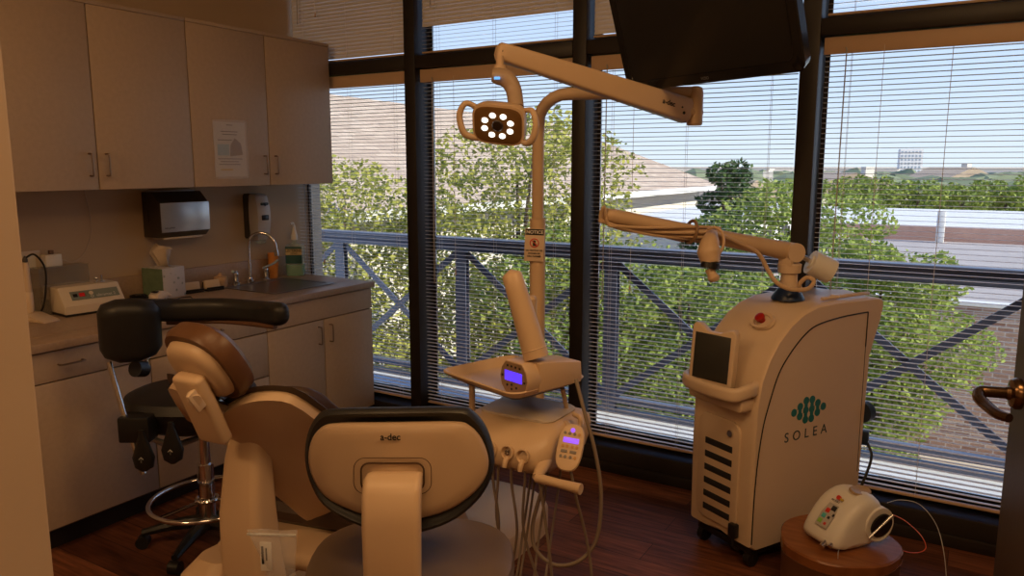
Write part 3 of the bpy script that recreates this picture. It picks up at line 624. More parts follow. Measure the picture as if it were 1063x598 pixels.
obj('plug_end', MB().box(.015, .035, -.01, .01, .0305, .05, .003), mat('brown_plug', (.18, .10, .06), .5, noise=.1), pa)
wc = obj('power_cable', MB().tube([(-3.86, 2.09, 1.165), (-3.87, 2.16, 1.145), (-3.88, 2.23, 1.20), (-3.885, 2.27, 1.32), (-3.885, 2.25, 1.505)], .0025, 6, 6), mat('beige_cord', (.55, .45, .34), .5, noise=.03)); rebase(wc, (-3.88, 2.2, 1.145)); tag(wc, 'thin pale cord curving down the wall from the wall cabinet to the adapter', 'cord')
cw = thing('curing_wand', 'cream pen shaped curing light in its charger at the left end of the counter', 'curing light', (-3.70, 1.872, .9105), R_(10))
obj('charger_base', MB().prism([(-.07, 0), (.09, 0), (.09, .008), (-.02, .035), (-.07, .035)], -.045, .045, lambda a, b, t: (a, t, b), .006), m_plastic2, cw)
wd = obj('wand', MB().lathe([(.015, .036), (.018, .05), (.018, .13), (.016, .133), (.017, .136), (.013, .24), (.010, .27), (.002, .272)], (-.045, 0, 0)), m_plastic2, cw)
obj('tip_cap', MB().lathe([(.011, .2725), (.011, .285), (.003, .30), (.001, .301)], (-.045, 0, 0)), mat('dark_grey_plastic', CREAM), wd)
obj('cable', MB().tube([(-.045, 0, .29), (-.02, .03, .305), (.0, .06, .24), (-.02, .07, .14), (-.05, .075, .06), (-.06, .06, .02)], .0045, 7, 6), m_blackp, cw)
# ---------------- door at right ----------------
E_ = Vector((.118, 2.55, 0)); Hn = Vector((.335, 1.665, 0)); dv = (Hn - E_).normalized(); dl = (Hn - E_).length; nv = Vector((-dv.y * -1, dv.x * -1, 0)); nv = Vector((dv.y, -dv.x, 0))
if nv.x > 0: nv = -nv
dt = thing('open_door', 'dark brown wooden door standing open at the right edge', 'door', E_, 0)
m_door = noise_mat('door_wood', (.085, .055, .038), (.15, .10, .07), 9, .45, stretch=(12, 12, .6))
fmD = frame_of(E_ + Vector((0, 0, 1.0)), dv, nv)      # X along door to hinge, Y up/down, Z out of the face toward the room
yd = 1 if (fmD.to_3x3() @ Vector((0, 1, 0))).z > 0 else -1
obj('door_leaf', MB().box(0, dl, -.99 * 1, 1.05, -.044, 0, .002, M=fmD) if yd > 0 else MB().box(0, dl, -1.05, .99, -.044, 0, .002, M=fmD), m_door, dt, world=True)
m_brz = mat('bronze_lever', (.20, .12, .065), .22, .9, noise=.06)
lv = MB(); c_ = .066
lv._add(MB().lathe([(.044, .0005), (.044, .012), (.038, .022), (.020, .026), (.017, .035)]).bm, fmD @ Matrix.Translation((c_, 0, 0)))
ro = obj('rose', lv, m_brz, dt, world=True)
P_ = lambda a, b, c: fmD @ Vector((a, b * yd, c))
obj('lever', MB().tube([P_(c_, 0, .015), P_(c_, 0, .075), P_(c_ + .002, -.002, .098), P_(c_ + .03, -.012, .106), P_(c_ + .07, -.020, .098), P_(c_ + .13, -.024, .088), P_(c_ + .17, -.022, .070)], [.016, .016, .016, .016, .0145, .012], 12, 6), m_brz, dt, world=True)
obj('lock_button', MB()._add(MB().lathe([(.006, .0), (.006, .006), (.002, .007)]).bm, fmD @ Matrix.Translation((c_, -.0, .105))), m_brz, dt, world=True)
# ---------------- treatment chair ----------------
XC = -1.815
dc = thing('dental_chair', 'cream shelled dental patient chair with brown cushions seen from behind at left', 'dental chair', (XC, 2.3, 0))
HY, HZ = 1.72, .46
CYW = R_(12); CPV = Vector((XC, 1.62, 0)); MCH = Matrix.Translation(CPV) @ Matrix.Rotation(CYW, 4, 'Z') @ Matrix.Translation(-CPV)   # the upper chair is swivelled on its base
def bp_(s, w_, t): return MCH @ Vector((XC + w_, HY - .593 * s + .805 * t, HZ + .805 * s + .593 * t))
def slab(fa, fb, nu, nv):
    mb = MB(); A = [[mb.bm.verts.new(fa(i / nu, -1 + 2 * j / nv)) for j in range(nv + 1)] for i in range(nu + 1)]
    B_ = [[mb.bm.verts.new(fb(i / nu, -1 + 2 * j / nv)) for j in range(nv + 1)] for i in range(nu + 1)]
    for i in range(nu):
        for j in range(nv):
            mb.bm.faces.new((A[i][j], A[i][j + 1], A[i + 1][j + 1], A[i + 1][j])); mb.bm.faces.new((B_[i][j], B_[i + 1][j], B_[i + 1][j + 1], B_[i][j + 1]))
    per = [(0, j) for j in range(nv)] + [(i, nv) for i in range(nu)] + [(nu, j) for j in range(nv, 0, -1)] + [(i, 0) for i in range(nu, 0, -1)]
    for a, b in zip(per, per[1:] + per[:1]): mb.bm.faces.new((A[a[0]][a[1]], B_[a[0]][a[1]], B_[b[0]][b[1]], A[b[0]][b[1]]))
    return mb
def lerp_tab(tab, x):
    for (a, p), (b, q) in zip(tab, tab[1:]):
        if x <= b:
            t = (x - a) / (b - a); t = t * t * (3 - 2 * t); return p + (q - p) * t
    return tab[-1][1]
def chair_s(u, v, g=0.):
    top = .61 + g + .050 * math.sin(PI * min(1, abs(v) * 1.05)) - .14 * max(0, (abs(v) - .72) / .28) ** 2; bot = -.03 - g + .11 * abs(v) ** 4
    return bot + (top - bot) * u
def chair_w(u, v, g=0.): return v * (lerp_tab([(0, .235), (.3, .285), (.55, .265), (.8, .285), (1, .265)], u) + g)
def chair_t(u, v): return lerp_tab([(0, .02), (.5, -.01), (1, 0)], u) + lerp_tab([(0, .17), (.45, .13), (1, .05)], u) * abs(v) ** 1.7 - .015 * (1 - abs(v)) ** 2
obj('back_shell', slab(lambda u, v: bp_(chair_s(u, v), chair_w(u, v), chair_t(u, v) - .008 * (1 - v * v)), lambda u, v: bp_(chair_s(u, v), chair_w(u, v), chair_t(u, v) + .03), 28, 28), m_plastic, dc, world=True, ang=50)
obj('back_cushion', slab(lambda u, v: bp_(chair_s(u, v, .022), chair_w(u, v, .02), chair_t(u, v) + .031), lambda u, v: bp_(chair_s(u, v, .022 - .05 * (abs(2 * u - 1) ** 8)), chair_w(u, v, .02) * (1 - .10 * abs(v) ** 6), chair_t(u, v) + .085 - .03 * max(abs(v), abs(2 * u - 1)) ** 8), 24, 24), m_brownv, dc, world=True, ang=50)
# support pillar behind the back
pl = MB(); rr_ = []
for (y, z, hw, ht) in ((1.46, .90, .045, .03), (1.445, .78, .062, .045), (1.43, .62, .072, .055), (1.435, .50, .075, .06), (1.45, .36, .078, .065), (1.46, .16, .082, .07)):
    rr_.append([MCH @ Vector((XC + a, y + b, z)) for a, b in rrect(hw * 2, ht * 2, .028)])
pl.loft(rr_); obj('back_pillar', pl, m_plastic, dc, world=True)
bs = MB()
def rpl(x0, x1, y0, y1, z, r): return [Vector((a, b, z)) for a, b in rrect(x1 - x0, y1 - y0, r, 8, (x0 + x1) / 2, (y0 + y1) / 2)]
bs.loft([rpl(-2.12, -1.54, 1.32, 3.04, .0, .24), rpl(-2.12, -1.54, 1.32, 3.04, .085, .24), rpl(-2.11, -1.55, 1.33, 3.03, .102, .23), rpl(-2.08, -1.58, 1.36, 3.00, .110, .21)])
obj('floor_base', bs, m_plastic2, dc, world=True)
obj('lift_column', MB().loft([rpl(-1.95, -1.65, 1.75, 2.5, .1105, .08), rpl(-1.93, -1.67, 1.8, 2.4, .36, .08)]), m_plastic, dc, world=True)
obj('lower_cover', MB().box(-2.03, -1.57, 1.38, 1.76, .1105, .17, .03, 3), m_plastic, dc, world=True)
obj('pump_cover', MB().loft([rpl(-2.06, -1.885, 1.37, 1.62, z, .05) if z < .38 else rpl(-2.03, -1.90, 1.42, 1.60, z, .05) for z in (.171, .36, .41)]), m_plastic, dc, world=True)
obj('seat_frame', MB().box(XC - .25, XC + .25, 1.56, 2.42, .361, .42, .028, 3, M=MCH), m_plastic, dc, world=True)
def pad(x0, x1, y0, y1, z0, z1, za, zb, r=.09):
    mb = MB(); f = lambda z, ins, y0_, y1_: [MCH @ Vector((a, b, z + (zb - za) * (b - y0) / (y1 - y0))) for a, b in rrect(x1 - x0 - 2 * ins, y1_ - y0_, r, 6, (x0 + x1) / 2, (y0_ + y1_) / 2)]
    return mb.loft([f(z0, .02, y0 + .02, y1 - .02), f(z0 + .02, 0, y0, y1), f(z1 - .03, 0, y0, y1), f(z1 - .005, .02, y0 + .02, y1 - .02), f(z1, .05, y0 + .05, y1 - .05)])
obj('seat_cushion', pad(XC - .25, XC + .25, 1.72, 2.32, .421, .50, 0, .0), m_brownv, dc, world=True)
obj('leg_rest', pad(XC - .21, XC + .21, 2.33, 2.80, .40, .48, 0, -.02), m_brownv, dc, world=True)
# headrest
hr = obj('headrest_bracket', MB().box(-.050, .050, -.030, .012, -.135, .085, .014, 3, M=(lambda: (Matrix.Translation(bp_(.735, -.015, -.045)) @ Matrix(((1, 0, 0), (0, .62, -.78), (0, .78, .62))).transposed().to_4x4().inverted()))() if False else Matrix.Translation(bp_(.70, -.005, -.035)) @ Matrix.Rotation(R_(4), 4, 'Z') @ Matrix.Rotation(R_(22), 4, 'X')), m_plastic, dc, world=True)
MH = Matrix.Translation(bp_(.755, -.012, .035)) @ Matrix.Rotation(R_(-2), 4, 'Z') @ Matrix.Rotation(R_(32), 4, 'X')
obj('bracket_knob', MB().cyl(MH @ Vector((.035, -.085, -.02)), MH @ Vector((.062, -.10, -.02)), .017).box(.05, .062, -.11, -.08, -.055, .005, .004, M=MH), m_plastic2, hr, world=True)
obj('bracket_rod', MB().tube([bp_(.60, 0, .0), bp_(.70, 0, -.03)], .02, 10), m_steel, dc, world=True)
def hrr(y, a, b, cz=0): return [MH @ Vector((p[0], y, p[1] + cz)) for p in [(q.x, q.y) for q in superring(0, 0, 0, a, b, 2.6, 36)]]
obj('headrest_shell', MB().loft([hrr(-.042, .055, .05), hrr(-.038, .082, .075), hrr(-.026, .098, .09), hrr(-.008, .104, .095)]), m_plastic, dc, world=True)
obj('headrest_cushion', MB().loft([hrr(-.007, .118, .112), hrr(.01, .126, .120), hrr(.045, .123, .116), hrr(.062, .105, .098), hrr(.070, .07, .06)]), mat('headrest_brown_vinyl', (.13, .060, .028), .36, noise=.15, nscale=20, bump=.12, bscale=450), dc, world=True, label='reddish brown headrest cushion')
# zip bag hanging on chair
bgp = at(284, 578, 2.02); bg_ = thing('plastic_bag', 'clear plastic zip bag with a white tag hanging from the dental chair beside its pillar', 'plastic bag', bgp - Vector((0, 0, .06)), R_(28))
bm2 = MB(); Gx, Gy = 8, 8
def bagp(i, j, s):
    u, v = i / Gx, j / Gy; w_ = .035 + .03 * v; k_ = math.sin(PI * u) * math.sin(PI * min(1, v * 1.1)) * .018
    return Vector(((u - .5) * 2 * w_ + .02 * (1 - v), s * (k_ + .0006) + .003 * math.sin(9 * u + 5 * v), v * .135))
bm2 = slab(lambda u, v: bagp(u * Gx, (v + 1) / 2 * Gy, -1), lambda u, v: bagp(u * Gx, (v + 1) / 2 * Gy, 1), Gx, Gy)
obj('bag', bm2, mat('bag_plastic', (.8, .8, .82), .08, alpha=.28, noise=.03, spec=.9), bg_, ang=60)
obj('zip_strip', MB().box(-.068, .062, -.003, .003, .118, .124, .001), mat('zip_white', (.7, .7, .7), .3, alpha=.8, noise=.03), bg_)
obj('tag', MB().box(-.035, -.005, -.002, .002, .02, .10, .001), m_white, bg_); obj('print', MB().box(-.031, -.025, -.0030, -.0022, .04, .09).box(-.020, -.016, -.0030, -.0022, .05, .085), m_blacktx, bg_)
# ---------------- clinician stool in front ----------------
fw2 = Vector((-math.sin(YAW), math.cos(YAW), 0)); sc0 = at(428, 590, 1.90); SZ = .69
st = thing('clinician_stool', 'operator stool nearest the camera with cream backed black rimmed oval backrest', 'stool', (sc0.x, sc0.y, 0), YAW)
m_seatv = mat('grey_brown_vinyl', (.14, .098, .068), .42, noise=.12, nscale=15, bump=.12, bscale=400)
cr_ = lambda z, a, b, n=2.6: superring(0, 0, z, a, b, n, 40)
obj('seat', MB().loft([cr_(SZ - .085, .19, .17), cr_(SZ - .075, .235, .205), cr_(SZ - .04, .252, .222), cr_(SZ - .015, .246, .216), cr_(SZ - .003, .222, .19), cr_(SZ + .002, .16, .13), cr_(SZ + .0, .02, .02)]), m_seatv, st)
obj('seat_pan', MB().loft([cr_(SZ - .115, .13, .12), cr_(SZ - .086, .20, .18)]), m_blackp, st)
obj('gas_column', MB().cyl((0, 0, .10), (0, 0, SZ - .116), .025).cyl((0, 0, .30), (0, 0, .42), .032), m_chrome, st)
for q in range(5):
    a = 2 * PI * q / 5 + .3; lg = obj('leg', MB().tube([(0, 0, .105), (.14 * math.cos(a), .14 * math.sin(a), .10), (.27 * math.cos(a), .27 * math.sin(a), .065)], [.028, .022, .014], 8, 3), m_chrome, st)
    obj('caster', MB().cyl((.27 * math.cos(a) - .02 * math.sin(a), .27 * math.sin(a) + .02 * math.cos(a), .028), (.27 * math.cos(a) + .02 * math.sin(a), .27 * math.sin(a) - .02 * math.cos(a), .028), .027, 16), m_blackp, lg)
bd = 1.77; rimpx = [(316, 483), (319, 455), (331, 435), (352, 428), (413, 425), (475, 426), (492, 433), (505, 452), (512, 480), (508, 503), (494, 523), (468, 541), (430, 551), (392, 549), (343, 531), (324, 510)]
bc = Vector((415, 487)); ks = bd / F_PX
cen = at(413, 488, bd)
rim2 = catmull([Vector(((x - bc.x) * ks * 1.03, 0, -(y - bc.y) * ks * 1.05)) for x, y in rimpx + rimpx[:3]], 4)[4 * 1:4 * 1 + 64]
ML = Matrix.Rotation(YAW, 4, 'Z'); MI = Matrix.Translation(cen) @ ML @ Matrix.Rotation(R_(-6), 4, 'X')
def brim(y, sx_, sz_, ox=0, oz=0): return [MI @ Vector((p.x * sx_ + ox, y + .045 * (p.x * sx_ / .22) ** 2, p.z * sz_ + oz)) for p in rim2]
obj('backrest_cushion', MB().loft([brim(-.0, .90, .86), brim(-.012, .955, .93), brim(-.006, .99, .985), brim(.014, 1, 1), brim(.04, .975, .96), brim(.055, .90, .87), brim(.060, .5, .5)]), m_blackv, st, world=True, ang=60)
obj('backrest_shell', MB().loft([brim(.004, .94, .76, 0, .002), brim(-.014, .94, .76, 0, .002), brim(-.021, .90, .728, 0, .002)] + [brim(-.0245 - .0006 * i, .88 - .135 * i, .71 - .109 * i, 0, .002) for i in range(1, 7)] + [brim(-.029, .01, .01, 0, -.004)]), mat('stool_back_cream', (.46, .33, .22), .42, noise=.03, nscale=6, bump=.04, bscale=600), st, world=True, ang=60)
ML2 = MI @ Matrix.Translation((.0, -.0290, .045))
ring_ = MB(); rp2 = rrect(.175, .082, .026, 6, -.008, -.05); ring_.tube([ML2 @ Vector((a, 0, b)) for a, b in rp2 + rp2[:2]], .0009, 5)
rp2 = rrect(.142, .062, .018, 6, -.008, -.052); ring_.tube([ML2 @ Vector((a, 0, b)) for a, b in rp2 + rp2[:2]], .0022, 5)
obj('slot_outline', ring_, mat('slot_brown', (.06, .03, .015), .6, noise=.1), st, world=True)
obj('lettering', MB().text("a-dec", .021, MI @ Matrix.Translation((-.012, -.0286, .083)) @ Matrix.Rotation(PI / 2, 4, 'X'), .0003, bold=.0004), m_blacktx, st, world=True)
bk = MB(); R2_ = []
for (y, z, hw, ht) in ((-.020, -.005, .060, .008), (-.05, .0, .062, .016), (-.075, -.008, .064, .022), (-.092, -.035, .064, .024), (-.097, -.09, .064, .022), (-.090, -.20, .063, .020), (-.075, -.32, .062, .018)):
    nn = Vector((0, -1, 0)) if z < -.06 else Vector((0, -.6, .8)) if z > -.03 and y < -.03 else Vector((0, 0, 1))
    if (y, z) == (-.092, -.035): nn = Vector((0, -.85, .5)).normalized()
    tn = nn; R2_.append([MI @ (Vector((a + .000, y, z)) + tn * b) for a, b in rrect(hw * 2, ht * 2, min(.015, ht * .9), 4)])
bk.loft(R2_); obj('back_bracket', bk, m_plastic, st, world=True, ang=60)
obj('under_bracket', MB().tube([MI @ Vector((-.014, -.075, -.315)), MI @ Vector((-.01, .0, -.36)), Vector((sc0.x, sc0.y, SZ - .13))], [.03, .03, .025], 10, 4), m_blackp, st, world=True)
# ---------------- black assistant stool ----------------
as_ = thing('assistant_stool', 'tall black assistant stool with curved arm rest and chrome foot ring by the cabinets', 'stool', (-2.76, 2.02, 0), R_(20))
c0 = Vector((-2.76, 2.02, 0)); SA = .705
cr3 = lambda z, a, b: [c0 + Vector((0, 0, z)) + Matrix.Rotation(R_(25), 3, 'Z') @ (v - Vector((0, 0, 0))) for v in superring(-.02, -.03, 0, a, b, 2.5, 36)]
obj('seat', MB().loft([cr3(SA - .16, .16, .15), cr3(SA - .13, .21, .20), cr3(SA - .05, .262, .235), cr3(SA - .015, .25, .22), cr3(SA, .20, .17), cr3(SA - .004, .02, .02)]), m_blackv, as_, world=True)
obj('gas_column', MB().cyl(c0 + Vector((0, 0, .09)), c0 + Vector((0, 0, .36)), .034, 20).cyl(c0 + Vector((0, 0, .36)), c0 + Vector((0, 0, SA - .1201)), .024, 20), m_chrome, as_, world=True)
rg = MB().torus((c0.x, c0.y, .20), .232, .0105, None, 48, 10)
rg.torus((c0.x, c0.y, .20), .043, .009, None, 30, 8)
for q in range(3):
    a = 2 * PI * q / 3 + .5; rg.tube([c0 + Vector((.045 * math.cos(a), .045 * math.sin(a), .20)), c0 + Vector((.232 * math.cos(a), .232 * math.sin(a), .20))], .008, 8)
obj('foot_ring', rg, m_chrome, as_, world=True)
for q in range(5):
    a = 2 * PI * q / 5 + .1; e1 = c0 + Vector((.27 * math.cos(a), .27 * math.sin(a), .068))
    lg = obj('leg', MB().tube([c0 + Vector((0, 0, .10)), c0 + Vector((.13 * math.cos(a), .13 * math.sin(a), .095)), e1], [.034, .026, .015], 8, 3), m_blackp, as_, world=True)
    sd_ = Vector((-math.sin(a), math.cos(a), 0)) * .022; e1.z = .028
    obj('caster', MB().cyl(e1 - sd_, e1 + sd_, .0275, 16), m_blackp, lg, world=True)
# back pad and wrap arm (points at real depths on the stool)
pc_ = at(137, 343, 3.0); Mp = Matrix.Translation(pc_) @ Matrix.Rotation(R_(62), 4, 'Z') @ Matrix.Rotation(R_(8), 4, 'X')
pd = MB(); prs = []
for (x, hy, hz, oz) in ((-.115, .020, .075, .0), (-.10, .045, .105, .0), (-.05, .055, .125, .0), (.02, .055, .125, .0), (.08, .05, .11, .0), (.105, .03, .08, .0)):
    prs.append([Mp @ Vector((x, a + .9 * x * x * 2, b + oz)) for a, b in rrect(hy * 2, hz * 2, min(hy, hz) * .85, 5)])
obj('back_pad', pd.loft(prs), m_blackv, as_, world=True, ang=60)
arm_pts = [at(150, 322, 3.02), at(185, 322, 3.12), at(230, 321, 3.16), at(268, 324, 3.10), at(290, 326, 3.0)]
am_ = MB(); P_ = catmull(arm_pts, 5); rr3 = []
for i, p in enumerate(P_):
    d = (P_[min(i + 1, len(P_) - 1)] - P_[max(0, i - 1)]); d.z = 0; d.normalize(); sdv = Vector((-d.y, d.x, 0)); f = 1.0
    rr3.append([p + sdv * a * f + Vector((0, 0, b * f)) for a, b in rrect(.07, .092, .033, 5)])
last = rr3[-1]; ed_ = (P_[-1] - P_[-2]).normalized()
for o_e, k_e in ((.016, .92), (.030, .74), (.038, .5), (.041, .2)): rr3.append([P_[-1] + ed_ * o_e + (v - P_[-1]) * k_e for v in last])
obj('arm_cushion', am_.loft(rr3), m_blackv, as_, world=True, ang=60)
obj('arm_plate', MB().tube([p - Vector((0, 0, .050)) for p in (at(172, 322, 3.12), at(230, 321, 3.16), at(285, 326, 3.02))], .012, 8, 5), mat('brown_plate', (.16, .08, .05), .4, .2, noise=.1), as_, world=True)
obj('arm_post', MB().cyl(at(151, 330, 3.12), at(151, 388, 3.12), .012).cyl(at(151, 350, 3.12), at(151, 372, 3.12), .019), m_chrome, as_, world=True)
obj('knob', MB().cyl(at(140, 383, 3.05), at(150, 383, 3.1), .032, 14), m_blackp, as_, world=True)
obj('back_bar', MB().tube([at(113, 376, 3.0), at(127, 425, 3.0), at(149, 492, 3.0)], .0115, 12, 4), m_chrome, as_, world=True)
Mc = frame_of(at(141, 444, 3.0), at(151, 444, 3.0) - at(141, 444, 3.0), (0, 0, 1))
obj('clamp', MB().box(-.055, .065, -.035, .05, -.052, .05, .008, M=Mc), m_blackp, as_, world=True)
obj('under_frame', MB().tube([at(150, 452, 3.05), at(178, 462, 3.12), at(205, 455, 3.2)], .012, 8, 4).tube([at(150, 440, 3.04), c0 + Vector((-.02, 0, SA - .14))], .03, 8), m_steel, as_, world=True)
for (x, y) in ((149, 472), (179, 464)):
    q0 = at(x + (6 if x > 160 else 8), y - 24, 3.03); q1 = at(x, y, 2.98)
    Mq = frame_of(q1, at(x + 10, y, 2.98) - q1, (0, 0, 1)); pm = MB()
    pm.loft([[Mq @ Vector((v.x, v.y, v.z)) for v in superring(0, 0, z, a, b, 2.4, 20)] for z, a, b in ((-.065, .012, .012), (-.05, .035, .02), (-.01, .043, .022), (.03, .03, .016), (.075, .014, .012), (.10, .010, .01))])
    pdl = obj('lever_paddle', pm, m_blackp, as_, world=True)
    obj('arrow_mark', MB().text('\u2191', .03, Mq @ Matrix.Translation((0, -.0225, -.015)) @ Matrix.Rotation(PI / 2, 4, 'X'), .0008), mat('pale_ink', CREAM), pdl, world=True)
# ---------------- delivery unit, tray, light ----------------
UX0, UX1 = -1.43, -1.07
du = thing('delivery_unit', 'cream dental delivery unit with instrument holders beside the black rimmed stool', 'dental unit', (-1.24, 2.13, 0))
prof = [(2.34, .70), (2.35, .785), (2.31, .806), (2.20, .812), (2.05, .806), (1.985, .785), (1.945, .735), (1.945, .695), (1.97, .672), (2.05, .665), (2.30, .672)]
def uring(z, yf, yb, ins, rf_):
    x0_, x1_ = UX0 + ins, UX1 - ins; P = []
    for cx, cy, r_, a0 in ((x1_ - .03, yb - .03, .03, 0), (x0_ + .03, yb - .03, .03, 90), (x0_ + rf_, yf + rf_, rf_, 180), (x1_ - rf_, yf + rf_, rf_, 270)):
        for i in range(8): a = R_(a0 + 90 * i / 7); P.append(Vector((cx + r_ * math.cos(a), cy + r_ * math.sin(a), z)))
    return P
obj('housing', MB().loft([uring(.668, 2.02, 2.16, .04, .05), uring(.678, 1.975, 2.20, .012, .07), uring(.70, 1.948, 2.27, .0, .08), uring(.735, 1.945, 2.30, 0, .08), uring(.765, 1.962, 2.31, .0, .08), uring(.79, 1.995, 2.31, .006, .07), uring(.804, 2.03, 2.295, .02, .06), uring(.810, 2.06, 2.28, .045, .05)]), m_plastic, du, world=True, ang=50)
obj('top_mat', MB().loft([[Vector((x, y, z)) for x, y in rrect(UX1 - UX0 - ins, .21, .04, 6, (UX0 + UX1) / 2, 2.175)] for ins, z in ((.085, .8105), (.08, .815), (.10, .819))]), mat('warm_grey_mat', (.50, .43, .37), .5, noise=.04), du, world=True)
nf = Vector((0, -.78, .62)).normalized()
def hitY(px, py, Y): r = ray(px, py); return Vector((0, 0, CAMH)) + r * (Y / r.y)
for i, (px, py) in enumerate(((492, 463), (511, 466), (528, 469.5), (544, 473.5))):
    p = hitY(px, py, 1.953); Mh = frame_of(p, (1, 0, 0), (0, -1, .18)) @ Matrix.Translation((0, 0, -.004))
    h_ = obj('holder', MB()._add(MB().lathe([(.0185, 0), (.0225, .008), (.0225, .017), (.0195, .018), (.015, .002), (.002, .0018)], n=22).bm, Mh).tube([Mh @ Vector((0, -.014, .008)), Mh @ Vector((0, -.028, .02)), Mh @ Vector((0, -.045, .022))], [.007, .0085, .007], 8, 3), m_plastic, du, world=True)
    if i < 3: obj('coupling', MB()._add(MB().lathe([(.0085, .0035), (.0085, .015), (.005, .016), (.005, .006), (.001, .005)], n=16).bm, Mh), m_chrome if i else m_blackp, h_, world=True)
# handle bar
hb0, hb1 = at(557, 496, 2.33), at(603, 508, 2.25)
obj('handle_bar', MB().tube([hb0, hb0.lerp(hb1, .5), hb1], [.0145, .0135, .0165], 16, 3).cyl(hb0 + Vector((.0, .0, .0)), at(566, 478, 2.40), .0145, 14, .024), m_plastic, du, world=True)
# hanging tubing
m_hose = mat('grey_tan_hose', (.20, .155, .12), .5, noise=.05); 
for i, px in enumerate((511, 516, 530, 544)):
    p = hitY(px, 484, 1.96); z0 = p.z; r0 = random.Random(i); ex = p + Vector((.02 * (i - 2) * (1 if i % 2 else -1), .05, 0)); ex.z = .20 + .03 * (i % 3)
    pts = [p + Vector((0, .01, .03)), p + Vector((.0, .005, -.05)), Vector((p.x + .012 * (-1) ** i, p.y + .02, .48)), Vector((p.x + .03 * (-1) ** (i + 1), p.y + .06, .28)), Vector((p.x - .04, p.y + .20, .17)), Vector((p.x - .08, p.y + .33, .30)), Vector((p.x - .06, 2.32, .55)), Vector((p.x - .04, 2.28, .675))]
    obj('hose', MB().tube(pts, .0045, 8, 6), m_hose, du, world=True)
# long loop hose at right
obj('supply_hose', MB().tube([at(598, 394, 2.45), at(606, 425, 2.42), at(618, 470, 2.40), at(624, 515, 2.40), at(619, 560, 2.42), at(600, 583, 2.42), at(575, 586, 2.44), at(556, 570, 2.46), at(553, 545, 2.46), at(562, 510, 2.42), at(566, 492, 2.40)], .0064, 10, 6), m_hose, du, world=True)
obj('supply_hose', MB().tube([at(592, 487, 2.34), at(599, 520, 2.36), at(608, 556, 2.40), at(614, 596, 2.42), at(612, 640, 2.44)], .0048, 8, 5).tube([at(560, 498, 2.33), at(566, 540, 2.34), at(572, 590, 2.36), at(575, 640, 2.4)], .0048, 8, 5), m_hose, du, world=True)
# keypad
kp = obj('keypad', MB()._add(MB().loft([[Vector((v.x, v.y, z)) for v in superring(0, 0, 0, a, b, 2.7, 36)] for z, a, b in ((-.016, .030, .060), (-.012, .038, .070), (.004, .041, .074), (.010, .038, .071), (.012, .03, .06))]).bm, frame_of(at(592, 465, 2.36), Vector((.93, .36, -.16)), Vector((.26, -.80, .55)))), m_plastic, du, world=True)
Mk = frame_of(at(592, 465, 2.36), Vector((.93, .36, -.16)), Vector((.26, -.80, .55))) @ Matrix.Translation((0, 0, .0125))
def emat(name, col, s): return mat(name, [c * .3 for c in col], .3, emit=col, estr=s, noise=.02)
m_lcd = emat('violet_display', (.32, .10, 1), 1.1); m_key = mat('key_grey', (.20, .18, .17), .4, noise=.05); m_keyo = mat('key_orange', (.55, .30, .10), .4, noise=.05)
obj('display', MB().box(-.024, .024, .012, .028, 0, .001, .0004, M=Mk), m_lcd, kp, world=True)
obj('display_light', MB().cyl(Mk @ Vector((.0, .052, 0)), Mk @ Vector((0, .052, .001)), .007, 14), m_lcd, kp, world=True)
kk = [(x, .041, 0) for x in (-.022, -.008, .008)] + [(.022, .041, 1)] + [(x, .001, 1) for x in (-.022, -.008, .008, .022)] + [(x, -.031, 0) for x in (-.022, -.008, .008)] + [(.022, -.031, 1)]
for x, y, o_c in kk: obj('button', MB().cyl(Mk @ Vector((x, y, 0)), Mk @ Vector((x, y, .002)), .0048, 10), m_keyo if o_c else m_key, kp, world=True)
for x in (-.015, .013): obj('button', MB().box(x - .010, x + .010, -.019, -.010, 0, .002, .0008, M=Mk), m_key, kp, world=True)
obj('keypad_arm', MB().tube([at(596, 430, 2.50), at(603, 436, 2.46), at(598, 458, 2.40)], .009, 8, 4).tube([at(588, 440, 2.5), at(596, 450, 2.42)], .014, 8), m_plastic, du, world=True)
# posts carrying the tray, and the rigid arm under the unit
obj('tray_post', MB().cyl((-1.345, 2.345, .66), (-1.345, 2.345, 1.155), .026, 18).lathe([(.026, 1.155), (.02, 1.165), (.002, 1.168)], (-1.345, 2.345, 0)), m_plastic, du, world=True)
obj('tray_strut', MB().tube([(-1.455, 2.14, .906), (-1.455, 2.14, .72), (-1.42, 2.17, .70)], .011, 10), m_plastic, du, world=True)
obj('tray_strut', MB().tube([(-1.135, 2.20, .895), (-1.135, 2.24, .80)], .008, 8), m_plastic, du, world=True)
obj('support_arm', MB().box(-1.55, -1.25, 2.22, 2.42, .60, .664, .02, 3).box(-1.62, -1.48, 2.3, 2.80, .56, .62, .02, 3).box(-1.80, -1.50, 2.66, 2.80, .52, .56, .01, 2), m_plastic, du, world=True)
# tray
TYW = R_(-18); tcx, tcy, tz = -1.295, 2.145, .907
tr_ = thing('instrument_tray', 'cream plastic instrument tray with raised rim standing over the delivery unit', 'tray', (tcx, tcy, tz), TYW)
rt = lambda w_, h_, z, r: [Vector((a, b, z)) for a, b in rrect(w_, h_, r, 6)]
obj('pan', MB().loft([rt(.31, .25, 0, .03), rt(.345, .285, .010, .035), rt(.382, .322, .024, .04), rt(.388, .328, .029, .04), rt(.382, .322, .033, .04), rt(.365, .305, .029, .038), rt(.33, .27, .009, .03), rt(.30, .24, .006, .03)]), m_plastic, tr_, ang=50)
obj('under_tray', MB().loft([rt(.27, .21, -.012, .02), rt(.305, .245, -.001, .03)]), m_blackp, tr_)
rng = random.Random(8)
